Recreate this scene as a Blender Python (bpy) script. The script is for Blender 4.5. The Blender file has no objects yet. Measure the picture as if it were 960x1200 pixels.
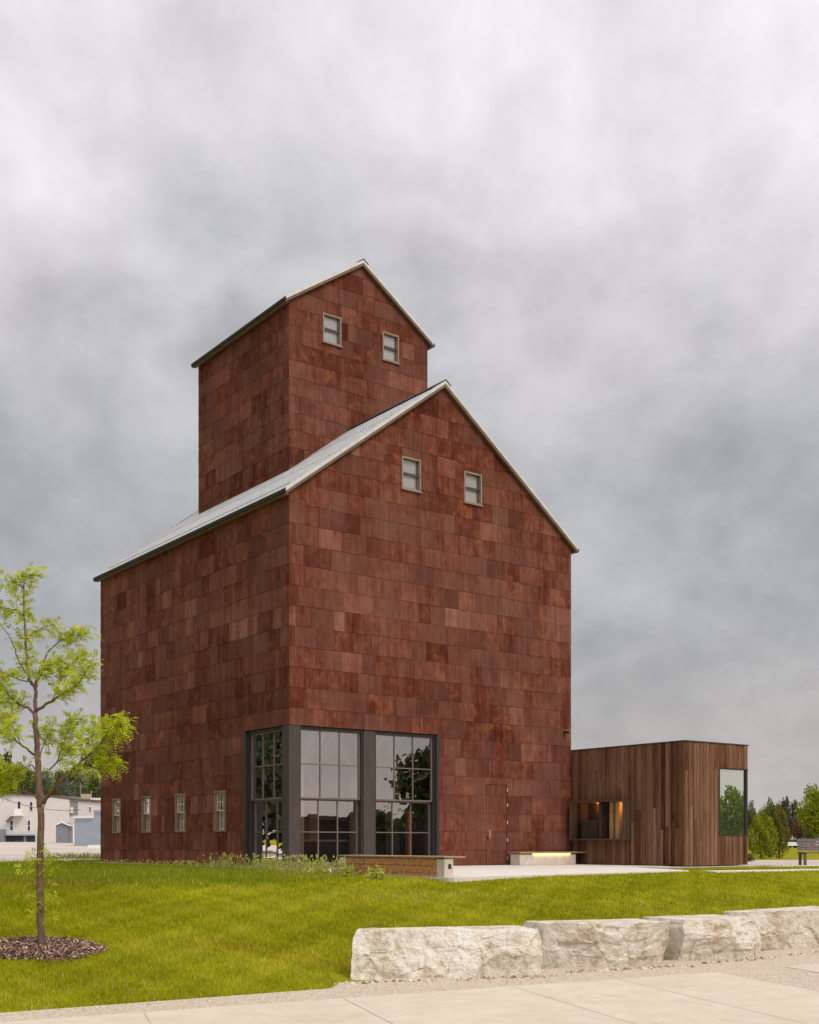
import bpy, bmesh, math, random
import numpy as np
from mathutils import Vector, Matrix, noise as mn
R = math.radians
random.seed(7)
scene = bpy.context.scene
col = scene.collection

# ------------------------------------------------------------------ camera, sky, sun, exposure
EYE = 0.706
FPX, HORIZ = 1390.667, 987.688            # focal length and horizon of the 960x1200 photograph
cam_data = bpy.data.cameras.new('camera')
cam = bpy.data.objects.new('camera', cam_data); col.objects.link(cam)
cam.location = (0, 0, EYE); cam.rotation_euler = (R(90), 0, 0)
cam_data.sensor_width = 36; cam_data.lens = FPX / 1200 * 36
cam_data.shift_y = (HORIZ - 600) / 1200
cam_data.clip_start = 0.1; cam_data.clip_end = 6000
scene.camera = cam

SUN_DIR = Vector((0.58, -0.64, 0.85)).normalized()      # towards the sun
SUN_EL = math.asin(SUN_DIR.z); SUN_AZ = math.atan2(SUN_DIR.x, SUN_DIR.y)
sd = bpy.data.lights.new('sun', 'SUN'); sd.energy = 1.5; sd.angle = R(22); sd.color = (1, .93, .82)
so = bpy.data.objects.new('sun', sd); col.objects.link(so)
so.rotation_euler = SUN_DIR.to_track_quat('Z', 'Y').to_euler()

world = bpy.data.worlds.new('World'); scene.world = world; world.use_nodes = True
scene.view_settings.view_transform = 'Standard'; scene.view_settings.look = 'None'
scene.view_settings.exposure = 0.0; scene.view_settings.gamma = 1


class NT:
    """small helper to wire node trees"""
    def __init__(s, nt): s.nt = nt; nt.nodes.clear()
    def n(s, typ, ins=None, **kw):
        nd = s.nt.nodes.new(typ)
        for k, v in kw.items(): setattr(nd, k, v)
        for k, v in (ins or {}).items():
            sock = nd.inputs[k]
            if isinstance(v, bpy.types.NodeSocket): s.nt.links.new(v, sock)
            else: sock.default_value = v
        return nd
    def math(s, op, a, b=0.0, c=None, clamp=False):
        ins = {0: a, 1: b}
        if c is not None: ins[2] = c
        return s.n('ShaderNodeMath', ins, operation=op, use_clamp=clamp).outputs[0]
    def vmath(s, op, a, b=(0, 0, 0)):
        nd = s.n('ShaderNodeVectorMath', {0: a, 1: b}, operation=op)
        return nd.outputs['Value' if op == 'DOT_PRODUCT' else 'Vector']
    def ramp(s, f, stops, interp='LINEAR'):
        nd = s.n('ShaderNodeValToRGB', {0: f}); cr = nd.color_ramp; cr.interpolation = interp
        while len(cr.elements) > 1: cr.elements.remove(cr.elements[0])
        cr.elements[0].position = stops[0][0]; cr.elements[0].color = c4(stops[0][1])
        for p, c in stops[1:]:
            e = cr.elements.new(p); e.color = c4(c)
        return nd.outputs[0]
    def mix(s, f, a, b, mode='MIX'):
        nd = s.n('ShaderNodeMix', None, data_type='RGBA', blend_type=mode)
        for i, v in ((0, f), (6, a), (7, b)):
            if isinstance(v, bpy.types.NodeSocket): s.nt.links.new(v, nd.inputs[i])
            else: nd.inputs[i].default_value = c4(v) if i else v
        return nd.outputs[2]
    def noise(s, vec, scale, detail=4, rough=.55, dist=0.0):
        return s.n('ShaderNodeTexNoise', {'Vector': vec, 'Scale': scale, 'Detail': detail, 'Roughness': rough, 'Distortion': dist}).outputs[0]
    def scale(s, vec, sc): return s.vmath('MULTIPLY', vec, sc)


def c4(c):
    if isinstance(c, (int, float)): return (c, c, c, 1)
    return tuple(c) if len(c) == 4 else (*c, 1)


def build_sky():
    t = NT(world.node_tree)
    d = t.n('ShaderNodeTexCoord').outputs['Generated']
    sep = t.n('ShaderNodeSeparateXYZ', {0: d})
    x, y, z = sep.outputs
    zc = t.math('MAXIMUM', z, 0.0)
    k = t.math('DIVIDE', 1.0, t.math('ADD', zc, 0.55))
    px, py = t.math('MULTIPLY', x, k), t.math('MULTIPLY', y, k)
    p = t.n('ShaderNodeCombineXYZ', {0: px, 1: py, 2: 0.0}).outputs[0]
    OX, OY, BIL = 14.4, 17.1, 1.1
    n1 = t.noise(t.vmath('ADD', t.scale(p, (1.3, 1.2, 1)), (OX, OY, 0)), 2.7, 6, .5, .3)
    n2 = t.noise(t.vmath('ADD', t.scale(p, (1.2, 1.0, 1)), (7.9, 4.2, 0)), 6.5, 6, .58, .25)
    base = t.ramp(zc, [(0.0, (.59, .535, .50)), (.045, (.54, .495, .47)), (.085, (.465, .44, .43)), (.13, (.43, .425, .425)), (.21, (.395, .404, .42)),
                       (.30, (.445, .448, .465)), (.40, (.635, .617, .625)), (.5, (.68, .665, .68)), (.75, (.8, .79, .81)), (1, (.95, .94, .96))])
    amp = t.ramp(zc, [(0, (.15,) * 3), (.08, (.55,) * 3), (.2, (1,) * 3)])
    m = t.math('ADD', t.math('MULTIPLY', t.math('SUBTRACT', n1, .5), 1.08), t.math('MULTIPLY', t.math('SUBTRACT', n2, .5), .78))
    n3 = t.noise(t.vmath('ADD', t.scale(p, (1.1, 1.0, 1)), (1.3, 8.8, 0)), 4.6, 6, .55, .2)
    bil = t.math('SUBTRACT', .16, t.math('ABSOLUTE', t.math('SUBTRACT', n3, .5)))
    m = t.math('ADD', m, t.math('MULTIPLY', bil, BIL))
    m = t.math('ADD', 1.0, t.math('MULTIPLY', m, amp))
    # cloud thickness tint: thin parts whiter and warmer, thick parts blue grey
    tint = t.ramp(n1, [(.3, (.96, .99, 1.03)), (.52, (1.005, .995, 1.005)), (.72, (1.02, .992, .99))])
    c = t.vmath('SCALE', base); t.nt.links.new(m, c.node.inputs['Scale'])
    c = t.vmath('MULTIPLY', c, tint)
    # the veiled sun behind the clouds brightens that half of the sky
    ds = t.vmath('DOT_PRODUCT', d, tuple(SUN_DIR))
    glow = t.math('ADD', 1.0, t.math('MULTIPLY', t.math('POWER', t.math('MAXIMUM', ds, 0.0), 2.5), 1.3))
    c2 = t.vmath('SCALE', c); t.nt.links.new(glow, c2.node.inputs['Scale'])
    sky = t.n('ShaderNodeTexSky', sky_type='NISHITA')
    sky.sun_disc = False; sky.sun_elevation = SUN_EL; sky.sun_rotation = SUN_AZ
    b1 = t.n('ShaderNodeBackground', {'Color': sky.outputs[0], 'Strength': .06})
    b2 = t.n('ShaderNodeBackground', {'Color': c2, 'Strength': 1.0})
    mx = t.n('ShaderNodeMixShader', {0: .93, 1: b1.outputs[0], 2: b2.outputs[0]})
    o = t.n('ShaderNodeOutputWorld', {'Surface': mx.outputs[0]})
build_sky()

# ------------------------------------------------------------------ materials
M = {}


def mat(name):
    m = bpy.data.materials.new(name); m.use_nodes = True
    t = NT(m.node_tree)
    bs = t.n('ShaderNodeBsdfPrincipled'); out = t.n('ShaderNodeOutputMaterial', {'Surface': bs.outputs[0]})
    M[name] = m
    return m, t, bs


def setb(t, bs, **kw):
    names = dict(color='Base Color', rough='Roughness', metal='Metallic', spec='Specular IOR Level', normal='Normal')
    for k, v in kw.items():
        s = bs.inputs[names[k]]
        if isinstance(v, bpy.types.NodeSocket): t.nt.links.new(v, s)
        else: s.default_value = c4(v) if k == 'color' else v


def bump(t, h, strength=.5, dist=.02):
    return t.n('ShaderNodeBump', {'Height': h, 'Strength': strength, 'Distance': dist}).outputs[0]


def simple(name, c, rough=.6, var=.18, scale=6.0, metal=0, bumps=.15, stretch=(1, 1, 1), spec=.4):
    m, t, bs = mat(name)
    co = t.n('ShaderNodeTexCoord').outputs['Object']
    v = t.scale(co, stretch)
    n = t.noise(v, scale, 6, .6)
    lo = tuple(k * (1 - var) for k in c); hi = tuple(min(1, k * (1 + var)) for k in c)
    cc = t.ramp(n, [(.3, lo), (.7, hi)])
    setb(t, bs, color=cc, rough=rough, metal=metal, spec=spec)
    if bumps: setb(t, bs, normal=bump(t, t.noise(v, scale * 6, 4, .6), bumps, .01))
    return m


def make_rust():
    m, t, bs = mat('rusted_steel')
    co = t.n('ShaderNodeTexCoord').outputs['Object']
    at = t.n('ShaderNodeAttribute', attribute_name='tone')
    sp = t.n('ShaderNodeSeparateColor', {0: at.outputs['Color']})
    tone, hue, rib = sp.outputs
    sx = t.n('ShaderNodeSeparateXYZ', {0: co})
    s = t.math('ADD', sx.outputs[0], sx.outputs[1])
    off = t.math('MULTIPLY', tone, 37.0)
    pv = t.n('ShaderNodeCombineXYZ', {0: t.math('ADD', s, off), 1: t.math('MULTIPLY', hue, 19.0), 2: sx.outputs[2]}).outputs[0]
    streak = t.noise(t.scale(pv, (9, 1, .7)), 1.0, 5, .65)
    fine = t.noise(t.scale(pv, (42, 1, 2.2)), 1.0, 3, .6)
    blot = t.noise(t.scale(pv, (1, 1, 1)), 2.6, 5, .6, .6)
    big = t.noise(t.n('ShaderNodeCombineXYZ', {0: s, 1: 0.0, 2: sx.outputs[2]}).outputs[0], .35, 4, .55)
    rain = t.noise(t.n('ShaderNodeCombineXYZ', {0: t.math('MULTIPLY', s, 2.6), 1: 0.0, 2: t.math('MULTIPLY', sx.outputs[2], .16)}).outputs[0], 1.0, 5, .6)
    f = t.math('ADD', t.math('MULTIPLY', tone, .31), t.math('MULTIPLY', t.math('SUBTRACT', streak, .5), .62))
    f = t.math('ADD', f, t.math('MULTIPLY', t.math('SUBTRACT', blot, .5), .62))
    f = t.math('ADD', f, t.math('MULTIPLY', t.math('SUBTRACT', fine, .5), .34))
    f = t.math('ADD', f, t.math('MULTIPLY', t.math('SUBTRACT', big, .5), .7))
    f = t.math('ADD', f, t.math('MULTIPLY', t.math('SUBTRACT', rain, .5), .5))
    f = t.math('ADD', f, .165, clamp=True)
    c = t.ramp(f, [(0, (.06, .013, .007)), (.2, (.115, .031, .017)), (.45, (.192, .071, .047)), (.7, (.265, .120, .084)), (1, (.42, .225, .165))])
    # fresh orange rust blooms
    o = t.math('MULTIPLY', t.ramp(blot, [(.56, (0, 0, 0)), (.72, (1, 1, 1))]), t.math('MULTIPLY', hue, .75))
    c = t.mix(o, c, (.29, .088, .024))
    g = t.math('MULTIPLY', t.ramp(t.math('SUBTRACT', 1.0, hue), [(.55, (0, 0, 0)), (1, (1, 1, 1))]), .45)
    c = t.mix(g, c, (.125, .062, .045))
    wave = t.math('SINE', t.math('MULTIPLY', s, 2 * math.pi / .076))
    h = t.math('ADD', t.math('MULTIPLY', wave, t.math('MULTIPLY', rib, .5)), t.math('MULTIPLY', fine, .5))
    c = t.mix(t.math('MULTIPLY', t.math('MULTIPLY_ADD', wave, .5, .5), t.math('MULTIPLY', rib, .36)), c, (.075, .024, .016))  # corrugation shading painted into the colour along the ribs
    setb(t, bs, color=c, rough=.85, spec=.06, normal=bump(t, h, .5, .012))
make_rust()


def make_boards():
    m, t, bs = mat('dark_timber_boards')
    co = t.n('ShaderNodeTexCoord').outputs['Object']
    at = t.n('ShaderNodeAttribute', attribute_name='tone')
    sp = t.n('ShaderNodeSeparateColor', {0: at.outputs['Color']})
    tone, hue, _ = sp.outputs
    v = t.vmath('ADD', t.scale(co, (30, 30, 1.3)), t.n('ShaderNodeCombineXYZ', {0: t.math('MULTIPLY', tone, 90.0), 1: 0.0, 2: t.math('MULTIPLY', hue, 30.0)}).outputs[0])
    g = t.noise(v, 1.0, 5, .62, .6)
    w = t.noise(t.scale(co, (1.2, 1.2, .5)), 1.0, 4, .6)
    f = t.math('ADD', t.math('ADD', .10, t.math('MULTIPLY', tone, .50)), t.math('MULTIPLY', t.math('SUBTRACT', g, .5), .85))
    f = t.math('ADD', f, t.math('MULTIPLY', t.math('SUBTRACT', w, .5), .4))
    c = t.ramp(f, [(0, (.04, .015, .006)), (.25, (.125, .058, .032)), (.5, (.21, .112, .070)), (.75, (.31, .185, .125)), (1, (.45, .31, .23))])
    setb(t, bs, color=c, rough=.85, spec=.05, normal=bump(t, g, .35, .006))
make_boards()


def make_metal_roof():
    m, t, bs = mat('galvanised_roofing')
    co = t.n('ShaderNodeTexCoord').outputs['Object']
    n = t.noise(co, 3.0, 5, .6); n2 = t.noise(t.scale(co, (1, 6, 1)), 5.0, 4, .6)
    c = t.ramp(t.math('MULTIPLY_ADD', n2, .5, t.math('MULTIPLY', n, .5)), [(.35, (.31, .31, .30)), (.65, (.48, .48, .47))])
    setb(t, bs, color=c, rough=.42, metal=.55)
make_metal_roof()


def make_grass_mats():
    m, t, bs = mat('grass_blades')
    at = t.n('ShaderNodeAttribute', attribute_name='tone')
    setb(t, bs, color=at.outputs['Color'], rough=.7, spec=.03)
    bs.inputs['Transmission Weight'].default_value = 0
    tr = t.n('ShaderNodeBsdfTranslucent', {'Color': at.outputs['Color']})
    mx = t.n('ShaderNodeMixShader', {0: .4, 1: bs.outputs[0], 2: tr.outputs[0]})
    t.nt.links.new(mx.outputs[0], [n for n in t.nt.nodes if n.type == 'OUTPUT_MATERIAL'][0].inputs[0])
    m, t, bs = mat('turf_soil')
    co = t.n('ShaderNodeTexCoord').outputs['Object']
    n = t.noise(co, .45, 6, .6); n2 = t.noise(co, 14.0, 4, .7)
    f = t.math('MULTIPLY_ADD', n, .6, t.math('MULTIPLY', n2, .4))
    c = t.ramp(f, [(.3, (.17, .16, .008)), (.5, (.24, .22, .010)), (.7, (.30, .265, .025))])
    setb(t, bs, color=c, rough=.95, spec=.02, normal=bump(t, n2, .6, .03))
make_grass_mats()


def leaf_mat(name, c, trans=.35):
    m, t, bs = mat(name)
    at = t.n('ShaderNodeAttribute', attribute_name='tone')
    f = t.n('ShaderNodeSeparateColor', {0: at.outputs['Color']}).outputs[0]
    cc = t.ramp(f, [(0, tuple(k * .55 for k in c)), (.5, c), (1, tuple(min(.9, k * 1.45) for k in c))])
    setb(t, bs, color=cc, rough=.55, spec=.25)
    tr = t.n('ShaderNodeBsdfTranslucent', {'Color': cc})
    mx = t.n('ShaderNodeMixShader', {0: trans, 1: bs.outputs[0], 2: tr.outputs[0]})
    t.nt.links.new(mx.outputs[0], [n for n in t.nt.nodes if n.type == 'OUTPUT_MATERIAL'][0].inputs[0])
leaf_mat('locust_leaf', (.47, .52, .028), .46)
leaf_mat('perennial_leaf', (.42, .45, .06), .4)
leaf_mat('weed_leaf', (.34, .34, .085), .35)
leaf_mat('bright_leaf', (.25, .28, .012))
leaf_mat('shade_leaf', (.028, .036, .014), .15)  # foliage with shade put into its colour, keeps the side glass reflection dark
leaf_mat('mid_leaf', (.115, .14, .025))
leaf_mat('dark_leaf', (.075, .095, .03))
leaf_mat('grey_leaf', (.15, .17, .115))
leaf_mat('olive_leaf', (.17, .155, .018))
leaf_mat('purple_leaf', (.085, .05, .075))
leaf_mat('russet_leaf', (.16, .09, .045))
leaf_mat('conifer_leaf', (.085, .09, .06))


def make_stone():
    m, t, bs = mat('limestone')
    co = t.n('ShaderNodeTexCoord').outputs['Object']
    n1 = t.noise(co, 2.2, 6, .6, .4); n2 = t.noise(co, 9.0, 7, .65, .3); n3 = t.noise(co, 45.0, 4, .6)
    f = t.math('MULTIPLY_ADD', n1, .5, t.math('MULTIPLY', n2, .5))
    c = t.ramp(f, [(.3, (.36, .25, .16)), (.42, (.54, .43, .31)), (.50, (.76, .69, .58)), (.68, (.88, .84, .77))])
    oi = t.n('ShaderNodeObjectInfo').outputs['Random']
    c = t.mix(t.math('MULTIPLY', oi, .30), c, (.54, .44, .33))
    v = t.n('ShaderNodeTexVoronoi', {'Vector': t.vmath('ADD', co, t.scale(t.n('ShaderNodeTexNoise', {'Vector': co, 'Scale': 3.0}).outputs[1], (.5, .5, .5))), 'Scale': 2.6}, feature='DISTANCE_TO_EDGE').outputs[0]
    crack = t.ramp(v, [(0, (1, 1, 1)), (.012, (0, 0, 0))])
    c = t.mix(t.math('MULTIPLY', crack, t.ramp(n2, [(.45, (0, 0, 0)), (.6, (.55,) * 3)])), c, (.27, .19, .12))
    sp = t.ramp(n3, [(.62, (0, 0, 0)), (.72, (.5,) * 3)])
    c = t.mix(sp, c, (.42, .32, .22))
    # bump relief from the medium and fine noise
    h = t.math('ADD', n2, t.math('MULTIPLY', n3, .35))
    setb(t, bs, color=c, rough=.9, spec=.2, normal=bump(t, h, 1.0, .06))
make_stone()


def make_pavings():
    m, t, bs = mat('broom_concrete')
    co = t.n('ShaderNodeTexCoord').outputs['Object']
    n1 = t.noise(co, .7, 5, .6); n2 = t.noise(t.scale(co, (1, 1, 1)), 40.0, 3, .6); n4 = t.noise(co, 3.5, 6, .65, .5)
    f = t.math('ADD', t.math('MULTIPLY', n1, .4), t.math('ADD', t.math('MULTIPLY', n2, .2), t.math('MULTIPLY', n4, .4)))
    c = t.ramp(f, [(.35, (.50, .42, .315)), (.65, (.63, .54, .425))])
    st = t.ramp(t.noise(co, 1.9, 8, .7, 1.2), [(.56, (0, 0, 0)), (.68, (.42,) * 3)])
    c = t.mix(st, c, (.40, .315, .225))
    sp = t.ramp(t.noise(co, 26.0, 2, .5), [(.68, (0, 0, 0)), (.74, (.5,) * 3)])
    c = t.mix(sp, c, (.34, .27, .2))
    setb(t, bs, color=c, rough=.85, spec=.25, normal=bump(t, n2, .25, .004))
    m, t, bs = mat('exposed_aggregate')
    co = t.n('ShaderNodeTexCoord').outputs['Object']
    vo = t.n('ShaderNodeTexVoronoi', {'Vector': co, 'Scale': 70.0})
    n1 = t.noise(co, 1.2, 4, .6)
    c = t.ramp(t.n('ShaderNodeSeparateColor', {0: vo.outputs['Color']}).outputs[0], [(0, (.33, .23, .15)), (.4, (.5, .40, .30)), (.75, (.58, .49, .39)), (1, (.68, .61, .52))])
    c = t.mix(t.math('MULTIPLY', n1, .25), c, (.40, .31, .22))
    setb(t, bs, color=c, rough=.9, spec=.2, normal=bump(t, vo.outputs['Distance'], .5, .01))
    m, t, bs = mat('asphalt_lot')
    co = t.n('ShaderNodeTexCoord').outputs['Object']
    n1 = t.noise(t.scale(co, (.25, 1, 1)), .12, 5, .65); n2 = t.noise(co, 30.0, 3, .6)
    c = t.ramp(n1, [(.35, (.45, .38, .32)), (.65, (.57, .49, .425))])
    setb(t, bs, color=c, rough=.9, spec=.2)
    m, t, bs = mat('pale_plaza')
    n1 = t.noise(t.n('ShaderNodeTexCoord').outputs['Object'], 1.3, 6, .6)
    setb(t, bs, color=t.ramp(n1, [(.35, (.60, .54, .47)), (.65, (.69, .63, .56))]), rough=.8, spec=.3)
    m, t, bs = mat('pink_road')
    co = t.n('ShaderNodeTexCoord').outputs['Object']
    n1 = t.noise(t.scale(co, (.4, 1, 1)), .6, 6, .65)
    setb(t, bs, color=t.ramp(n1, [(.35, (.40, .31, .26)), (.65, (.54, .44, .38))]), rough=.9)
make_pavings()

simple('dark_frame', (.026, .021, .019), .5, .2, 4)
simple('steel_post', (.050, .037, .031), .6, .2, 3, stretch=(4, 4, .6))
simple('muntin', (.14, .105, .088), .5, .12, 6)
simple('window_frame', (.24, .175, .14), .6, .15, 8)
simple('window_frame_dark', (.20, .135, .098), .6, .15, 8)
simple('pale_sash', (.50, .40, .32), .6, .12, 6)
simple('blind', (.70, .66, .63), .7, .05, 3)
simple('dark_void', (.012, .010, .009), .9, .2, 3)
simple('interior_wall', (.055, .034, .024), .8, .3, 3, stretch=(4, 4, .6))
simple('timber', (.58, .42, .27), .7, .25, 3, stretch=(6, 6, .7))
simple('concrete_floor', (.16, .14, .125), .5, .2, 2)
simple('glow_post', (.85, .24, .02), .5, .15, 4)  # orange colour stands in for the glow of a warm lit strip
simple('rake_metal', (.54, .52, .49), .45, .12, 5, metal=.2)
simple('fascia_metal', (.042, .038, .028), .75, .25, 5, spec=.08)
simple('fascia_timber', (.15, .10, .07), .7, .2, 5)
simple('dark_cap', (.05, .045, .042), .5, .2, 5)
simple('backing', (.035, .013, .009), .9, .3, 3)
simple('board_backing', (.018, .010, .008), .9, .3, 3)
simple('cast_concrete', (.52, .46, .39), .8, .14, 5)
simple('bench_timber', (.44, .205, .08), .75, .6, 5, stretch=(2, 2, 9))
simple('bench_seat', (.34, .225, .14), .7, .25, 6, stretch=(2, 2, 6))
simple('hinge_metal', (.55, .50, .45), .4, .1, 5, metal=.5)
simple('black_metal', (.02, .018, .017), .5, .2, 5)
simple('bark', (.155, .095, .065), .9, .4, 9, stretch=(3, 3, 1), bumps=.6)
simple('far_bark', (.07, .05, .04), .9, .3, 4)
simple('mulch_soil', (.085, .045, .032), .95, .35, 20)
simple('white_siding', (.62, .575, .535), .8, .08, .5, stretch=(1, 1, 12), bumps=0)
simple('white_trim', (.80, .77, .73), .6, .05, 4, bumps=0)
simple('grey_block', (.44, .41, .38), .85, .12, 1.2, bumps=0)
simple('blue_siding', (.27, .31, .36), .8, .10, .6, stretch=(1, 1, 14), bumps=0)
simple('slate_siding', (.20, .215, .25), .8, .10, .8, bumps=0)
simple('dark_roofing', (.10, .085, .078), .85, .25, .8, bumps=0)
simple('porch_grey', (.24, .23, .225), .8, .15, 1.5, bumps=0)
simple('chimney_brick', (.50, .37, .25), .85, .25, 3, bumps=0)
simple('dark_brick', (.06, .035, .028), .85, .3, 1, bumps=0)
simple('garage_dark', (.03, .033, .048), .7, .3, 1.5, bumps=0)
simple('pole_wood', (.20, .17, .15), .85, .2, 2, bumps=0)
simple('bench_slat', (.135, .105, .095), .7, .25, 5, stretch=(1, 8, 8))
simple('hatch_timber', (.085, .05, .034), .7, .3, 4, stretch=(6, 6, 1))
simple('lit_timber', (.55, .34, .14), .6, .25, 4, stretch=(6, 6, .6))
simple('car_white', (.72, .73, .75), .3, .04, 2, bumps=0)
simple('car_red', (.14, .06, .045), .3, .06, 2, bumps=0)
simple('tyre_rubber', (.02, .02, .02), .8, .2, 5, bumps=0)


def make_chips():
    m, t, bs = mat('mulch_chip')
    at = t.n('ShaderNodeAttribute', attribute_name='tone')
    f = t.n('ShaderNodeSeparateColor', {0: at.outputs['Color']}).outputs[0]
    setb(t, bs, color=t.ramp(f, [(0, (.10, .045, .03)), (.5, (.28, .145, .10)), (.8, (.42, .27, .20)), (1, (.66, .53, .43))]), rough=.85)
make_chips()


def make_loose():
    m, t, bs = mat('loose_stone')
    f = t.n('ShaderNodeSeparateColor', {0: t.n('ShaderNodeAttribute', attribute_name='tone').outputs['Color']}).outputs[0]
    setb(t, bs, color=t.ramp(f, [(0, (.12, .08, .05)), (.5, (.38, .29, .2)), (1, (.68, .6, .5))]), rough=.9)
make_loose()


def make_glass(name, fac, tint=(1, 1, 1), thru=(.9, .92, .9), rough=0.0):
    m, t, bs = mat(name)
    g = t.n('ShaderNodeBsdfGlossy', {'Color': c4(tint), 'Roughness': rough})
    tr = t.n('ShaderNodeBsdfTransparent', {'Color': c4(thru)})
    lw = t.n('ShaderNodeFresnel', {'IOR': 1.5}).outputs[0]
    f = t.math('ADD', lw, fac, clamp=True)
    mx = t.n('ShaderNodeMixShader', {0: f, 1: tr.outputs[0], 2: g.outputs[0]})
    t.nt.links.new(mx.outputs[0], [n for n in t.nt.nodes if n.type == 'OUTPUT_MATERIAL'][0].inputs[0])
make_glass('coated_glass', .29, (1, .97, .94), (.82, .79, .75))
make_glass('side_glass', .08, (1, .97, .94), (.8, .77, .73))
make_glass('plain_glass', .03, (1, 1, 1), (.88, .9, .88))
make_glass('green_glass', .62, (.93, 1, .92), (.72, .86, .74))


def emit(name, c, s):
    m, t, bs = mat(name)
    bs.inputs['Base Color'].default_value = c4(c); bs.inputs['Emission Color'].default_value = c4(c)
    bs.inputs['Emission Strength'].default_value = s
emit('led_light', (1, .62, .25), 1.9)
emit('warm_lamp', (1, .36, .07), 1.0)


# ------------------------------------------------------------------ mesh builder
class MB:
    def __init__(s): s.v = []; s.f = []; s.m = []; s.c = []; s.mats = []
    def mi(s, m):
        if m not in s.mats: s.mats.append(m)
        return s.mats.index(m)
    def poly(s, pts, m, c=(0.5, 0.5, 0.5)):
        b = len(s.v); s.v += [tuple(p) for p in pts]; s.f.append(tuple(range(b, b + len(pts)))); s.m.append(s.mi(m)); s.c.append(c)
    def box(s, lo, hi, m, c=(.5, .5, .5)):
        x0, y0, z0 = lo; x1, y1, z1 = hi
        P = [(x0, y0, z0), (x1, y0, z0), (x1, y1, z0), (x0, y1, z0), (x0, y0, z1), (x1, y0, z1), (x1, y1, z1), (x0, y1, z1)]
        s.hexa(P, m, c)
    def hexa(s, P, m, c=(.5, .5, .5)):
        b = len(s.v); s.v += [tuple(p) for p in P]
        for q in ((0, 3, 2, 1), (4, 5, 6, 7), (0, 1, 5, 4), (1, 2, 6, 5), (2, 3, 7, 6), (3, 0, 4, 7)):
            s.f.append(tuple(b + k for k in q)); s.m.append(s.mi(m)); s.c.append(c)
    def bar(s, a, b, w, h, m, up=(0, 0, 1), c=(.5, .5, .5)):
        a, b = Vector(a), Vector(b); d = (b - a).normalized(); up = Vector(up)
        sx = d.cross(up)
        if sx.length < 1e-4: sx = d.cross(Vector((1, 0, 0)))
        sx.normalize(); sz = sx.cross(d).normalized()
        sx *= w / 2; sz *= h / 2
        s.hexa([a - sx - sz, a + sx - sz, b + sx - sz, b - sx - sz, a - sx + sz, a + sx + sz, b + sx + sz, b - sx + sz], m, c)
    def tube(s, pts, rads, m, n=7, c=(.5, .5, .5), cap=True):
        pts = [Vector(p) for p in pts]; b0 = len(s.v)
        ref = Vector((.31, .95, .11)).normalized()
        for i, p in enumerate(pts):
            d = (pts[min(i + 1, len(pts) - 1)] - pts[max(i - 1, 0)]).normalized()
            x = d.cross(ref)
            if x.length < .05: x = d.cross(Vector((1, 0, 0)))
            x.normalize(); y = d.cross(x)
            for k in range(n):
                a = 2 * math.pi * k / n
                s.v.append(tuple(p + (x * math.cos(a) + y * math.sin(a)) * rads[i]))
        for i in range(len(pts) - 1):
            for k in range(n):
                a, b = b0 + i * n + k, b0 + i * n + (k + 1) % n
                s.f.append((a, b, b + n, a + n)); s.m.append(s.mi(m)); s.c.append(c)
        if cap:
            for i0, rev in ((b0, True), (b0 + (len(pts) - 1) * n, False)):
                q = [i0 + k for k in range(n)]
                s.f.append(tuple(q[::-1] if rev else q)); s.m.append(s.mi(m)); s.c.append(c)
    def build(s, name, parent=None, smooth=False, bevel=0):
        me = bpy.data.meshes.new(name); me.from_pydata(s.v, [], s.f); me.update()
        for m in s.mats: me.materials.append(M[m])
        me.polygons.foreach_set('material_index', s.m)
        if smooth: me.polygons.foreach_set('use_smooth', [True] * len(s.f))
        at = me.color_attributes.new('tone', 'FLOAT_COLOR', 'CORNER')
        arr = []
        for f, c in zip(s.f, s.c): arr += [c[0], c[1], c[2], 1.0] * len(f)
        at.data.foreach_set('color', arr)
        o = bpy.data.objects.new(name, me); col.objects.link(o)
        if parent: o.parent = parent
        if bevel:
            bm = o.modifiers.new('edge', 'BEVEL'); bm.width = bevel; bm.segments = 2; bm.limit_method = 'ANGLE'
        return o


def np_mesh(name, verts, faces, cols, matname, parent=None):
    """verts (N,3); faces (F,k); cols (F,3)"""
    me = bpy.data.meshes.new(name); F, k = faces.shape
    me.vertices.add(len(verts)); me.vertices.foreach_set('co', verts.astype(np.float32).ravel())
    me.loops.add(F * k); me.loops.foreach_set('vertex_index', faces.astype(np.int32).ravel())
    me.polygons.add(F); me.polygons.foreach_set('loop_start', (np.arange(F) * k).astype(np.int32))
    me.update(calc_edges=True); me.materials.append(M[matname])
    at = me.color_attributes.new('tone', 'FLOAT_COLOR', 'CORNER')
    c = np.ones((F, k, 4), np.float32); c[:, :, :3] = cols[:, None, :]
    at.data.foreach_set('color', c.ravel())
    o = bpy.data.objects.new(name, me); col.objects.link(o)
    if parent: o.parent = parent
    return o


def tag(o, label=None, cat=None, group=None, kind=None):
    if label: o['label'] = label
    if cat: o['category'] = cat
    if group: o['group'] = group
    if kind: o['kind'] = kind
    return o


def empty(name, loc, rz=0, **kw):
    o = bpy.data.objects.new(name, None); col.objects.link(o); o.location = loc; o.rotation_euler = (0, 0, rz)
    return tag(o, **kw)


def at(px, py, Y):
    """world point at depth Y seen at photo pixel (px, py)"""
    return Vector(((px - 480) / FPX * Y, Y, EYE - (py - HORIZ) / FPX * Y))


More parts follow.
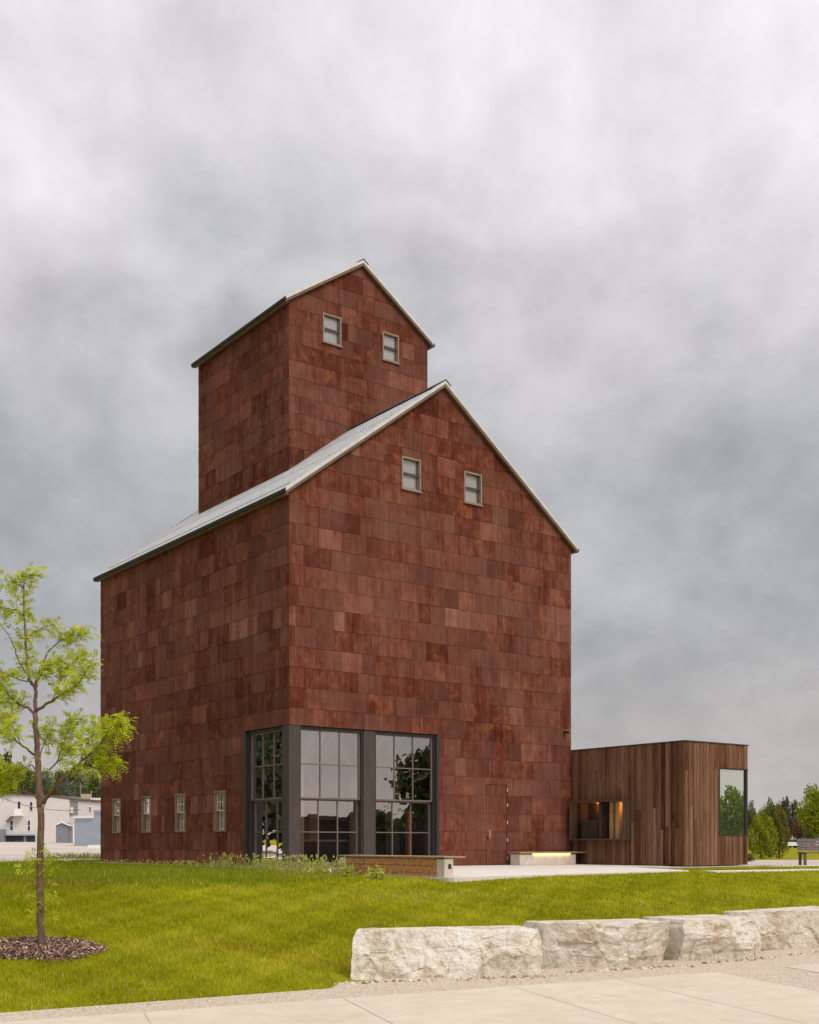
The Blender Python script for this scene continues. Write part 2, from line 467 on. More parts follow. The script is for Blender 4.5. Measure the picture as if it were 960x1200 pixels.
# ------------------------------------------------------------------ building frame (a along gable face, b along side face)
TH = 0.63753
U = np.array([math.cos(TH), math.sin(TH)]); V = np.array([-math.sin(TH), math.cos(TH)])
C0 = np.array([-3.3506, 33.0])
def W(a, b): q = C0 + a * U + b * V; return float(q[0]), float(q[1])
def AB(X, Y):
    q0, q1 = X - C0[0], Y - C0[1]
    return q0 * U[0] + q1 * U[1], q0 * V[0] + q1 * V[1]
A, B, HE, HP = 10.851, 13.564, 10.628, 14.731
SL = (HP - HE) / (A / 2)
TA0, TB0, TAW, TBL, TE, TP = 2.902, 4.897, 5.683, 6.494, 18.519, 20.428

# ------------------------------------------------------------------ ground
EX = np.array([-60, -12, -3.75, -.86, -.74, 1.55, 3.3, 4.8, 8.0, 12, 30, 60.])
EY = np.array([-29, 5.6, 10.86, 12.68, 13.25, 14.6, 15.65, 16.85, 19.4, 22, 27, 32.])
LOW = -.85


def sstep(t): t = np.clip(t, 0, 1); return t * t * (3 - 2 * t)


def ground(X, Y):
    X = np.asarray(X, float); Y = np.asarray(Y, float)
    d = (Y - np.interp(X, EX, EY)) * .87
    t = np.clip((d - .4) / 8.9, 0, 1)
    t = .75 * t + .25 * sstep(t)
    z = LOW - .03 + (-.02 - LOW + .0) * t
    # behind the building the land to the left climbs slowly
    tt = np.clip((Y - 45) / 105, 0, 8)
    left = sstep((-4 - X) / 10)
    z = z + left * .85 * np.minimum(tt, 1.0) ** 1.8 + left * np.clip(Y - 176, 0, 160) * .055
    z = z - (1 - left) * .07 * np.clip((Y - 36) / 8, 0, 1)
    return z


def axis(stops):
    out = []
    for (a, b, n) in stops: out += list(np.linspace(a, b, n, endpoint=False))
    return np.array(out + [stops[-1][1]])


def make_ground():
    xs = axis([(-2500, -200, 8), (-200, -40, 20), (-40, -16, 24), (-16, 16, 96), (16, 40, 24), (40, 200, 20), (200, 2500, 8)])
    ys = axis([(-200, 4, 12), (4, 40, 108), (40, 70, 40), (70, 260, 50), (260, 5000, 14)])
    X, Y = np.meshgrid(xs, ys); Z = ground(X, Y)
    v = np.stack([X.ravel(), Y.ravel(), Z.ravel()], 1); nx = len(xs)
    i, j = np.meshgrid(np.arange(nx - 1), np.arange(len(ys) - 1)); q = (j * nx + i).ravel()
    f = np.stack([q, q + 1, q + nx + 1, q + nx], 1)
    o = np_mesh('lawn', v, f, np.full((len(f), 3), .5), 'turf_soil')
    o.data.polygons.foreach_set('use_smooth', [True] * len(f))
    tag(o, kind='structure')
make_ground()


def sheet(name, pts, z, m, thick=None):
    mb = MB()
    P = [(x, y, z if not callable(z) else z(x, y)) for x, y in pts]
    mb.poly(P, m)
    if thick:
        n = len(P)
        for i in range(n):
            a, b = P[i], P[(i + 1) % n]
            mb.poly([(a[0], a[1], a[2] - thick), (b[0], b[1], b[2] - thick), b, a], m)
    return tag(mb.build(name), kind='structure')


# front pavement: exposed aggregate ground with concrete slabs laid in it
def make_pavement():
    top = [(x, y) for x, y in zip(EX, EY)]
    sheet('pavement', [(-60, -60)] + [(60, -60)] + top[::-1], LOW, 'exposed_aggregate')
    mb = MB(); sx = [-6.1, -4.25, -2.44, -.67, 1.1, 2.36, 3.68]
    line = lambda x: 11.86 + .552 * (x + .67)
    D = Vector((.297, -.955)); g = .0035
    for i in range(len(sx) - 1):
        x0, x1 = sx[i] + g, sx[i + 1] - g
        for t0, t1 in ((0.0, 4.3), (4.308, 8.6)):
            P = [Vector((x, line(x))) + D * t for x, t in ((x0, t0), (x0, t1), (x1, t1), (x1, t0))]
            mb.poly([(p.x, p.y, LOW + .004) for p in P], 'broom_concrete')
            mb.poly([(p.x, p.y, LOW - .02) for p in P][::-1], 'broom_concrete')
    P = [(4.68, 14.9), (4.98, 13.95), (7.5, 15.4), (7.2, 16.35)]
    mb.poly([(x, y, LOW + .004) for x, y in P], 'broom_concrete')
    tag(mb.build('pavement_slabs'), kind='structure')
make_pavement()

PLAZA = [(-1.95, -9.6), (-1.9, -9.72), (7.0, -8.25), (9.3, -3.75), (10.9, -4.2), (10.9, 0.05), (.05, .05), (.05, 13.5), (-.5, 13.6), (-.55, 1.3), (-1.0, -2), (-1.9, -5.5)]
sheet('plaza', [W(*p) for p in PLAZA], 0.0, 'pale_plaza', .15)
sheet('annex_skirt', [W(*p) for p in [(9.4, -5.15), (14.15, -5.15), (14.15, .5), (10.95, .5), (10.95, -4.3), (9.4, -4.3)]], -.012, 'cast_concrete', .12)
PATHS = [[(7.35, -8.3), (40, -9.4), (40, -10.5), (7.0, -9.1)], [(14.2, -5.0), (60, -3.2), (60, -4.5), (14.2, -5.75)]]
for pth in PATHS:
    pp = [W(*p) for p in pth]
    sheet('path', pp, lambda x, y: float(ground(x, y)) + .035, 'pale_plaza', .1)
RD = [(9, 40.2), (70, 41.5), (70, 62), (9, 55)]
sheet('road', RD, lambda x, y: float(ground(x, y)) + .02, 'pink_road')


def lot_mesh():
    """parking lot draped over the rising land behind the building"""
    edge = [(-60, 41), (-30, 42.2), (-15.2, 43.2), (-13.6, 45.6), (-12.9, 47.8), (-11.0, 50.0), (2, 52.0)]
    ex = np.array([e[0] for e in edge]); ey = np.array([e[1] for e in edge])
    xs = axis([(-120, -20, 20), (-20, 2, 44)]); ts = np.linspace(0, 1, 60) ** 1.6
    v = []
    for t in ts:
        for x in xs:
            y0 = np.interp(x, ex, ey); y = y0 + (190 - y0) * t
            xx = x * (1 + .0 * t); v.append((xx * (1 + 1.2 * t), y, 0))
    v = np.array(v); v[:, 2] = ground(v[:, 0], v[:, 1]) + .03
    nx = len(xs); i, j = np.meshgrid(np.arange(nx - 1), np.arange(len(ts) - 1)); q = (j * nx + i).ravel()
    f = np.stack([q, q + 1, q + nx + 1, q + nx], 1)
    tag(np_mesh('parking_lot', v, f, np.full((len(f), 3), .5), 'asphalt_lot'), kind='structure')
    # pale concrete sidewalk along its near edge
    v = []
    for k, w in enumerate((0.0, .28)):
        for x in xs:
            y0 = float(np.interp(x, ex, ey)); y = y0 + w * 9
            v.append((x, y, float(ground(x, y)) + .05))
    v = np.array(v); q = np.arange(nx - 1)
    f = np.stack([q, q + 1, q + nx + 1, q + nx], 1)
    tag(np_mesh('sidewalk', v, f, np.full((len(f), 3), .5), 'pale_plaza'), kind='structure')
lot_mesh()


# ------------------------------------------------------------------ cladding helpers
def clip(poly, nx, nz, d):
    """keep nx*s+nz*z <= d"""
    out = []
    for i in range(len(poly)):
        p, q = poly[i], poly[(i + 1) % len(poly)]
        fp, fq = nx * p[0] + nz * p[1] - d, nx * q[0] + nz * q[1] - d
        if fp <= 0: out.append(p)
        if fp * fq < 0:
            t = fp / (fp - fq); out.append((p[0] + (q[0] - p[0]) * t, p[1] + (q[1] - p[1]) * t))
    return out


def subtract(rects, hole):
    out = []
    hs0, hs1, hz0, hz1 = hole
    for (s0, s1, z0, z1) in rects:
        if s1 <= hs0 or s0 >= hs1 or z1 <= hz0 or z0 >= hz1: out.append((s0, s1, z0, z1)); continue
        if s0 < hs0: out.append((s0, hs0, z0, z1))
        if s1 > hs1: out.append((hs1, s1, z0, z1))
        a, b = max(s0, hs0), min(s1, hs1)
        if z0 < hz0: out.append((a, b, z0, hz0))
        if z1 > hz1: out.append((a, b, hz1, z1))
    return [r for r in out if r[1] - r[0] > .004 and r[3] - r[2] > .004]


def cladding(mb, place, width, z0, tops, holes, seed, pitch=.5715, first=.48, matname='rusted_steel', zbase=0):
    """lapped steel sheets. place(s, z, n) -> local xyz. tops: half planes (nx,nz,d)"""
    rnd = random.Random(seed)
    zmax = max(d for *_, d in [(0, 0, 30)])
    k = 0
    zc = first - pitch
    while zc < 21:
        zb, zt = max(zc, z0), zc + pitch
        if zt > z0 + .01:
            s = -rnd.uniform(0, .5)
            run_tone = rnd.uniform(-.08, .08)
            while s < width:
                w = rnd.choice((.52, .6, .66, .72, .8, .9, 1.0)) * rnd.uniform(.92, 1.08)
                a, b = max(s, 0), min(s + w, width)
                if b - a < .02: s += w; continue
                tone = min(1, max(0, rnd.gauss(.5, .23) + run_tone)); hue = rnd.random() ** 1.4
                odd = rnd.random()
                if odd < .035: tone = rnd.uniform(1.1, 1.5); w *= .55; b = min(a + w, b)
                elif odd < .09: tone = rnd.uniform(-.15, .15)
                s = b if b < width else width + 1
                rib = 1.0 if rnd.random() < .8 else .25
                dz = rnd.uniform(-.006, .006)
                gap = .005
                rects = [(a + gap / 2, b - gap / 2, zb + dz, zt + dz - .004)]
                for h in holes: rects = subtract(rects, h)
                nb, nt = rnd.uniform(.007, .013), .003
                for (r0, r1, q0, q1) in rects:
                    poly = [(r0, q0), (r1, q0), (r1, q1), (r0, q1)]
                    for tp in tops:
                        poly = clip(poly, *tp)
                        if len(poly) < 3: break
                    if len(poly) < 3: continue
                    nf = lambda z: nb + (nt - nb) * min(1, max(0, (z - zb) / pitch))
                    front = [place(p[0], p[1], nf(p[1])) for p in poly]
                    back = [place(p[0], p[1], 0) for p in poly]
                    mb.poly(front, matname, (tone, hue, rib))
                    for i in range(len(poly)):
                        j = (i + 1) % len(poly)
                        mb.poly([back[i], back[j], front[j], front[i]], matname, (tone * .6, hue, 0))  # darker edge faces paint in the shadow line at each lap
        zc += pitch


def wall_core(mb, place, width, z0, topf, holes, thick, matname):
    """solid wall behind the sheets: vertical strips with holes; topf(s) gives the top"""
    br = {0, width}
    for h in holes: br |= {h[0], h[1]}
    br |= set(k for k in topf.breaks if 0 < k < width)
    br = sorted(b for b in br if 0 <= b <= width)
    for s0, s1 in zip(br[:-1], br[1:]):
        if s1 - s0 < .003: continue
        mid = (s0 + s1) / 2
        hs = sorted((h[2], h[3]) for h in holes if h[0] <= mid <= h[1])
        segs = []; z = z0
        for h0, h1 in hs:
            if h0 > z: segs.append((z, h0))
            z = h1
        for a, b in segs:
            mb.hexa([place(s0, a, -thick), place(s1, a, -thick), place(s1, a, 0), place(s0, a, 0), place(s0, b, -thick), place(s1, b, -thick), place(s1, b, 0), place(s0, b, 0)], matname)
        t0, t1 = topf(s0), topf(s1)
        mb.hexa([place(s0, z, -thick), place(s1, z, -thick), place(s1, z, 0), place(s0, z, 0), place(s0, t0, -thick), place(s1, t1, -thick), place(s1, t1, 0), place(s0, t0, 0)], matname)


class Top:
    def __init__(s, f, breaks=()): s.f = f; s.breaks = breaks
    def __call__(s, x): return s.f(x)


bld = empty('grain_elevator', (C0[0], C0[1], 0), TH, label='tall rust red steel clad grain elevator with gabled tower and glazed corner', cat='building')
RT = .13     # roof build-up under the roof surface
# openings: (s0, s1, z0, z1)
SF = (0, 5.29, .02, 4.0); SS = (0, 2.59, .02, 4.0)           # glazed corner on the gable face / on the side face
GW = [(3.87, 4.58, 11.25, 12.22), (6.26, 6.97, 11.25, 12.22)]
DR = (7.16, 8.02, .02, 2.55)
LW = [(3.72, 4.45, 1.05, 2.30), (6.46, 7.20, 1.05, 2.30), (9.11, 9.83, 1.05, 2.30), (11.68, 12.41, 1.05, 2.30)]
pf = lambda s, z, n: (s, -n, z)                               # gable face
pl = lambda s, z, n: (-n, s, z)                               # side face
gable_top = [(-SL, 1, HE - RT), (SL, 1, HE - RT + SL * A)]


def walls():
    mb = MB()
    wall_core(mb, pf, A, 0, Top(lambda s: HE - RT + SL * min(s, A - s), (A / 2,)), [SF, DR] + GW, .3, 'backing')
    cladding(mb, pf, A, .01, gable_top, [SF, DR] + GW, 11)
    mb.build('wall', bld)
    mb = MB()
    # side wall core starts inside the gable wall thickness so the two cores butt
    pl2 = lambda s, z, n: (-n, s + .3, z)
    hs = [(max(0, h[0] - .3), h[1] - .3, h[2], h[3]) for h in [SS] + LW]
    wall_core(mb, pl2, B - .6, 0, Top(lambda s: HE - RT - .02), hs, .3, 'backing')
    mb.box((0.001, .0, 4.0), (.3, .3, HE - RT - .02), 'backing') if False else None
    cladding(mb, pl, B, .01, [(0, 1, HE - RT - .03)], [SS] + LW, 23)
    mb.build('wall', bld)
    mb = MB()
    pb = lambda s, z, n: (s, B + n, z)
    wall_core(mb, pb, A, 0, Top(lambda s: HE - RT + SL * min(s, A - s), (A / 2,)), [], .3, 'backing')
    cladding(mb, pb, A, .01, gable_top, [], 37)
    mb.build('wall', bld)
    mb = MB()
    pr = lambda s, z, n: (A + n, s, z)
    pr2 = lambda s, z, n: (A + n, s + .3, z)
    wall_core(mb, pr2, B - .6, 0, Top(lambda s: HE - RT - .02), [], .3, 'backing')
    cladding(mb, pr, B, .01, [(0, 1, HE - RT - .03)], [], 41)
    mb.build('wall', bld)
walls()

# tower
TW = [(1.30, 2.03, 17.36, 18.33), (3.73, 4.42, 17.36, 18.33)]
TS = (TP - TE) / (TAW / 2)
def zmain(a): return HE + SL * min(a, A - a)
def tower():
    ttop = [(-TS, 1, TE - RT), (TS, 1, TE - RT + TS * TAW)]
    top = Top(lambda s: TE - RT + TS * min(s, TAW - s), (TAW / 2,))
    tf = lambda s, z, n: (TA0 + s, TB0 - n, z)
    tb = lambda s, z, n: (TA0 + s, TB0 + TBL + n, z)
    tl = lambda s, z, n: (TA0 - n, TB0 + s, z)
    tr = lambda s, z, n: (TA0 + TAW + n, TB0 + s, z)
    zlow = HE + SL * TA0 - .25
    for fn, holes, sd_ in ((tf, TW, 51), (tb, [], 52)):
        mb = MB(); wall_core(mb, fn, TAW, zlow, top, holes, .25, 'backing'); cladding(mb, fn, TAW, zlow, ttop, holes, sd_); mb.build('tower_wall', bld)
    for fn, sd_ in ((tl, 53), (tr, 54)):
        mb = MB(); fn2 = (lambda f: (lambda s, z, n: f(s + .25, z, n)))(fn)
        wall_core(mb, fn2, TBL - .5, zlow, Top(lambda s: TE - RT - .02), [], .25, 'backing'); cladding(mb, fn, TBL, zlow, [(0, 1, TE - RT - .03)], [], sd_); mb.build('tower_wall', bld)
tower()


def gable_roof(name, a0, b0, aw, bl, ze, zp, oe=.18, rk=.15, snow=True):
    sl = (zp - ze) / (aw / 2)
    mb = MB()
    ys = []
    y = b0 - rk
    while y < b0 + bl + rk - .01:          # corrugated profile: ribs running down the slope
        ys += [(y, 0), (y + .05, 0), (y + .075, .026), (y + .125, .026), (y + .15, 0)]; y += .15
    ys = [(min(q, b0 + bl + rk), h) for q, h in ys]
    for side in (0, 1):
        ax = (lambda s: a0 + s) if side == 0 else (lambda s: a0 + aw - s)
        # three lapped sheets up the slope
        st = [-oe, aw * .17, aw * .34, aw / 2]
        for k in range(3):
            s0, s1 = st[k], st[k + 1] + (.08 if k < 2 else 0)
            for (ya, ha), (yb, hb) in zip(ys[:-1], ys[1:]):
                lift0 = .014 * (2 - k) * 0 + .016; lift1 = 0 if k < 2 else .0
                z0a, z1a = ze + sl * s0 + lift0, ze + sl * s1 + lift1
                P = [(ax(s0), ya, z0a + ha), (ax(s0), yb, z0a + hb), (ax(s1), yb, z1a + hb), (ax(s1), ya, z1a + ha)]
                mb.poly(P if side else P[::-1], 'galvanised_roofing')
        # deck below
        s0, s1 = -oe + .02, aw / 2
        z0, z1 = ze + sl * s0, ze + sl * s1
        x0, x1 = ax(s0), ax(s1); ya, yb = b0 - rk + .03, b0 + bl + rk - .03
        mb.hexa([(x0, ya, z0 - .11), (x1, ya, z1 - .11), (x1, yb, z1 - .11), (x0, yb, z0 - .11), (x0, ya, z0 - .005), (x1, ya, z1 - .005), (x1, yb, z1 - .005), (x0, yb, z0 - .005)], 'fascia_timber')
    roof = mb.build(name, bld)
    for side in (0, 1):
        ax = (lambda s: a0 + s) if side == 0 else (lambda s: a0 + aw - s)
        for yr, sg in ((b0 - rk, -1), (b0 + bl + rk, 1)):      # rakes: bright metal over a timber board
            q = MB()
            s0, s1 = -oe - .01, aw / 2
            for (d0, d1, y0, y1, m) in ((-.055, .05, -.004, .03, 'rake_metal'), (-.145, -.058, .012, .05, 'fascia_timber')):
                ya, yb = sorted((yr + sg * -y0, yr + sg * -y1))
                z0, z1 = ze + sl * s0, ze + sl * s1
                q.hexa([(ax(s0), ya, z0 + d0), (ax(s1), ya, z1 + d0), (ax(s1), yb, z1 + d0), (ax(s0), yb, z0 + d0), (ax(s0), ya, z0 + d1), (ax(s1), ya, z1 + d1), (ax(s1), yb, z1 + d1), (ax(s0), yb, z0 + d1)], m)
            # folded flange on the roof surface
            ya, yb = sorted((yr - sg * .03, yr - sg * .17))
            z0, z1 = ze + sl * s0, ze + sl * s1
            q.hexa([(ax(s0), ya, z0 + .03), (ax(s1), ya, z1 + .03), (ax(s1), yb, z1 + .03), (ax(s0), yb, z0 + .03), (ax(s0), ya, z0 + .05), (ax(s1), ya, z1 + .05), (ax(s1), yb, z1 + .05), (ax(s0), yb, z0 + .05)], 'rake_metal')
            q.build('rake_trim', roof)
        q = MB(); z0 = ze - sl * oe
        xa, xb = sorted((ax(-oe), ax(-oe - .05)))
        q.box((xa, b0 - rk, z0 - .10), (xb, b0 + bl + rk, z0 + .005), 'fascia_metal')
        xa, xb = sorted((ax(-oe + .001), ax(-.06)))
        q.box((xa, b0 - rk + .06, z0 - .14), (xb, b0 + bl + rk - .06, z0 - .10), 'fascia_timber')
        q.build('fascia', roof)
        if snow:
            q = MB(); s = .22; zz = ze + sl * s + .055
            q.tube([(ax(s), b0 + .3, zz), (ax(s), b0 + bl - .3, zz)], [.012] * 2, 'rake_metal', 6)
            y = b0 + .3
            while y < b0 + bl - .2:
                q.box((ax(s) - .04, y - .05, zz - .08), (ax(s) + .04, y + .05, zz), 'hinge_metal'); y += .3
            q.build('snow_rail', roof)
    q = MB(); xm = a0 + aw / 2; ya, yb = b0 - rk - .02, b0 + bl + rk + .02
    for sg in (-1, 1):
        q.hexa([(xm, ya, zp + .06), (xm + sg * .2, ya, zp + .06 - sl * .2), (xm + sg * .2, yb, zp + .06 - sl * .2), (xm, yb, zp + .06),
                (xm, ya, zp + .085), (xm + sg * .2, ya, zp + .085 - sl * .2), (xm + sg * .2, yb, zp + .085 - sl * .2), (xm, yb, zp + .085)], 'dark_cap')
    q.build('ridge_cap', roof)
gable_roof('roof', 0, 0, A, B, HE, HP)
gable_roof('tower_roof', TA0, TB0, TAW, TBL, TE, TP, snow=False)


# ---- windows
def gable_window(place, s0, s1, z0, z1, fm='window_frame'):
    """place(s, z, n): n outward. frame part with sash, pane and blind as sub-parts"""
    def bx(mb, a, b, c, d, n0, n1, m):
        p = [place(a, c, n0), place(b, c, n0), place(b, c, n1), place(a, c, n1), place(a, d, n0), place(b, d, n0), place(b, d, n1), place(a, d, n1)]
        mb.hexa(p, m)
    w = .048; f = MB()
    bx(f, s0, s0 + w, z0, z1, -.2, .03, fm); bx(f, s1 - w, s1, z0, z1, -.2, .03, fm)
    bx(f, s0 + w, s1 - w, z1 - w, z1, -.2, .032, fm); bx(f, s0 + w, s1 - w, z0, z0 + w, -.2, .032, fm)
    bx(f, s0 - .03, s1 + .03, z0 - .035, z0 - .002, 0, .075, fm)
    fo = f.build('window', bld)
    a, b, zm = s0 + w, s1 - w, (z0 + z1) / 2
    q = MB()
    bx(q, a, b, zm - .03, zm + .03, -.07, -.02, 'dark_cap')
    bx(q, a, a + .022, z0 + w, z1 - w, -.10, -.05, 'window_frame_dark'); bx(q, b - .022, b, z0 + w, z1 - w, -.10, -.05, 'window_frame_dark')
    q.build('sash', fo)
    q = MB(); q.poly([place(a, z0 + w, -.11), place(b, z0 + w, -.11), place(b, zm, -.11), place(a, zm, -.11)], 'plain_glass')
    q.poly([place(a, zm, -.08), place(b, zm, -.08), place(b, z1 - w, -.08), place(a, z1 - w, -.08)], 'plain_glass')
    q.build('pane', fo)
    q = MB(); bx(q, a, b, z0 + w, z1 - w, -.16, -.13, 'blind'); q.build('blind', fo)
for h in GW: gable_window(pf, *h)
for h in TW: gable_window(lambda s, z, n: (TA0 + s, TB0 - n, z), *h)


def sash_window(place, s0, s1, z0, z1):
    """narrow double-hung window, three by two lights over a dropped lower sash"""
    def bx(mb, a, b, c, d, n0, n1, m):
        p = [place(a, c, n0), place(b, c, n0), place(b, c, n1), place(a, c, n1), place(a, d, n0), place(b, d, n0), place(b, d, n1), place(a, d, n1)]
        mb.hexa(p, m)
    w = .055; f = MB(); fm = 'window_frame_dark'
    bx(f, s0, s0 + w, z0, z1, -.25, .03, fm); bx(f, s1 - w, s1, z0, z1, -.25, .03, fm)
    bx(f, s0 + w, s1 - w, z1 - w, z1, -.25, .032, fm); bx(f, s0 + w, s1 - w, z0, z0 + w, -.25, .032, fm)
    fo = f.build('window', bld)
    a, b = s0 + w, s1 - w; zm = z0 + (z1 - z0) * .5
    for lo, hi, n in ((zm, z1 - w, -.03), (z0 + w, zm, -.12)):
        q = MB(); sm = 'pale_sash'; t = .04
        bx(q, a, a + t, lo, hi, n - .03, n, sm); bx(q, b - t, b, lo, hi, n - .03, n, sm)
        bx(q, a + t, b - t, lo, lo + t, n - .03, n, sm); bx(q, a + t, b - t, hi - t, hi, n - .03, n, sm)
        for k in (1, 2):
            m_ = a + t + (b - a - 2 * t) * k / 3; bx(q, m_ - .016, m_ + .016, lo + t, hi - t, n - .025, n - .004, sm)
        zz = (lo + hi) / 2; bx(q, a + t, b - t, zz - .016, zz + .016, n - .024, n - .003, sm)
        so_ = q.build('sash', fo)
        q = MB(); q.poly([place(a, lo, n - .015), place(b, lo, n - .015), place(b, hi, n - .015), place(a, hi, n - .015)], 'plain_glass'); q.build('pane', fo)
for h in LW: sash_window(pl, *h)


def storefront():
    gr = random.Random(2)     # every light sits a hair out of plane
    # heavy corner post wrapping both faces
    mb = MB()
    mb.box((-.01, -.012, 0), (.36, .36, 3.985), 'steel_post')
    mb.build('corner_post', bld)
    mb = MB(); mb.box((2.53, .03, .01), (2.93, .4, 3.985), 'steel_post'); mb.build('mullion_post', bld)
    def big(place, s0, s1, jamb, cols, glass='coated_glass'):
        def bx(mb, a, b, c, d, n0, n1, m):
            p = [place(a, c, n0), place(b, c, n0), place(b, c, n1), place(a, c, n1), place(a, d, n0), place(b, d, n0), place(b, d, n1), place(a, d, n1)]
            mb.hexa(p, m)
        f = MB(); z0, z1 = .02, 3.985
        bx(f, s0, s0 + .05, z0, z1, -.34, -.06, 'dark_frame'); bx(f, s1 - .05, s1, z0, z1, -.34, -.06, 'dark_frame')
        bx(f, s0 + .05, s1 - .05, z1 - .06, z1, -.34, -.06, 'dark_frame'); bx(f, s0 + .05, s1 - .05, z0, z0 + .06, -.34, -.06, 'dark_frame')
        if jamb: bx(f, jamb[0], jamb[1], z0, z1, -.34, .02, 'dark_frame')
        fo = f.build('storefront_window', bld)
        a, b = s0 + .05, s1 - .05; zm = 2.0
        for lo, hi, n in ((zm - .05, z1 - .06, -.13), (z0 + .06, zm - .05, -.24)):
            q = MB(); t = .045; m = 'muntin'
            bx(q, a, a + t, lo, hi, n - .05, n, m); bx(q, b - t, b, lo, hi, n - .05, n, m)
            bx(q, a + t, b - t, lo, lo + t, n - .05, n, m); bx(q, a + t, b - t, hi - t, hi, n - .05, n, m)
            for k in range(1, cols):
                x = a + t + (b - a - 2 * t) * k / cols; bx(q, x - .015, x + .015, lo + t, hi - t, n - .045, n - .006, m)
            zz = (lo + hi) / 2; bx(q, a + t, b - t, zz - .015, zz + .015, n - .044, n - .005, m)
            q.build('sash', fo)
            q = MB(); xs_ = [a + (b - a) * k / cols for k in range(cols + 1)]; zs_ = [lo, zz, hi]
            for i in range(cols):
                for j in range(2):
                    e = lambda: n - .03 + gr.uniform(-.0022, .0022)
                    q.poly([place(xs_[i], zs_[j], e()), place(xs_[i + 1], zs_[j], e()), place(xs_[i + 1], zs_[j + 1], e()), place(xs_[i], zs_[j + 1], e())], glass)
            q.build('pane', fo)
    big(pf, .37, 2.52, None, 3); big(pf, 2.94, 5.18, (5.18, 5.29), 3); big(pl, .37, 2.46, (2.46, 2.59), 3, 'side_glass')
    # interior seen through the glass
    q = MB(); q.box((.31, .31, -.08), (A - .31, B - .31, .012), 'concrete_floor'); q.build('interior_floor', bld)
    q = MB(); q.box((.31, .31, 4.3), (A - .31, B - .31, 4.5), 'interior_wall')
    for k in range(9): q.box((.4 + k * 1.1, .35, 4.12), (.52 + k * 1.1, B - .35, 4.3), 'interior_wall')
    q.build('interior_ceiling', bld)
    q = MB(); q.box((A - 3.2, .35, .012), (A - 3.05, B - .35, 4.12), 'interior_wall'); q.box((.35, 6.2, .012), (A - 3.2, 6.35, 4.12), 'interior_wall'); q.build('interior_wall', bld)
    for (x, y) in ((1.3, 1.75), (3.45, 1.75), (1.3, 4.4), (3.45, 4.4), (5.7, 3.0)):
        q = MB(); q.box((x - .16, y - .16, .012), (x + .16, y + .16, 4.12), 'timber')
        for dx, dy in ((1, 0), (-1, 0), (0, 1), (0, -1)):
            q.bar((x + dx * .1, y + dy * .1, 2.9), (x + dx * .95, y + dy * .95, 4.0), .17, .17, 'timber')
        q.build('timber_post', bld)
    q = MB(); q.box((4.86, 1.0, .012), (5.0, 1.14, 1.7), 'glow_post'); q.box((4.8, .94, .012), (5.06, 1.2, .1), 'glow_post'); q.build('glow_post', bld)
    q = MB(); q.box((1.9, 2.2, .012), (4.0, 2.9, .74), 'interior_wall'); q.box((1.8, 2.1, .742), (4.1, 3.0, .8), 'timber'); q.build('interior_counter', bld)
storefront()


def steel_door():
    mb = MB(); core = [DR[0] + .012, DR[1] - .02]
    mb.box((core[0], -.004, .03), (core[1], .05, DR[3] - .012), 'backing')
    pd = lambda s, z, n: (core[0] + s, -.004 - n, z)
    cladding(mb, pd, core[1] - core[0], .035, [(0, 1, DR[3] - .015)], [], 77)
    d = mb.build('door', bld)
    for z in (.22, .80, 1.35, 1.90, 2.38):
        q = MB(); q.box((core[1] - .012, -.055, z - .055), (core[1] + .028, -.036, z + .055), 'hinge_metal'); q.build('hinge', d)
    q = MB(); q.tube([(core[0] + .07, -.045, .86), (core[0] + .07, -.09, .88), (core[0] + .07, -.09, 1.08), (core[0] + .07, -.045, 1.10)], [.014] * 4, 'hinge_metal', 6)
    q.box((core[0] + .02, -.046, .82), (core[0] + .055, -.034, .92), 'black_metal'); q.build('handle', d)
    q = MB(); q.box((10.5, -.13, 4.33), (10.58, -.02, 4.40), 'black_metal'); q.tube([(10.54, -.13, 4.36), (10.54, -.2, 4.33)], [.05, .05], 'black_metal', 8); q.build('security_camera', bld)
steel_door()


def back_canopy():
    q = MB()
    q.hexa([(-.02, B + .06, 4.2), (4.5, B + .06, 4.2), (4.5, B + 1.75, 3.55), (-.02, B + 1.75, 3.55), (-.02, B + .06, 4.42), (4.5, B + .06, 4.42), (4.5, B + 1.75, 3.72), (-.02, B + 1.75, 3.72)], 'dark_cap')
    q.bar((.1, B + .06, 3.2), (.1, B + 1.1, 3.74), .1, .1, 'dark_cap'); q.bar((4.3, B + .06, 3.2), (4.3, B + 1.1, 3.74), .1, .1, 'dark_cap')
    q.build('rear_canopy', bld)
back_canopy()

# ------------------------------------------------------------------ timber annex
AN = (10.943, -4.778); AW_, AH, AD = 2.93, 3.795, 5.2
ax0, ay0 = W(*AN)
ann = empty('timber_annex', (ax0, ay0, 0), TH, label='low dark timber box annex with corner window beside the rusted tower', cat='building')


def board_face(mb, place, width, z0, z1, holes, seed):
    rnd = random.Random(seed); s = 0
    while s < width - .001:
        w = rnd.choice((.062, .085, .11, .13)) * rnd.uniform(.9, 1.1); e = min(width, s + w)
        cut = [z0, z1] if rnd.random() < .45 else [z0, rnd.uniform(1.0, 1.9) if rnd.random() < .6 else rnd.uniform(2.3, 3.1), z1]
        for c0, c1 in zip(cut[:-1], cut[1:]):
            rects = [(s + .004, e - .004, c0, c1 - .004)]
            for h in holes: rects = subtract(rects, h)
            n = rnd.choice((.012, .02, .026, .034)); tone = min(1, max(0, rnd.gauss(.5, .2))); hue = rnd.random()
            for r in rects:
                P = [place(r[0], r[2], .0), place(r[1], r[2], .0), place(r[1], r[2], n), place(r[0], r[2], n), place(r[0], r[3], .0), place(r[1], r[3], .0), place(r[1], r[3], n), place(r[0], r[3], n)]
                mb.hexa(P, 'dark_timber_boards', (tone, hue, .5))
        s = e


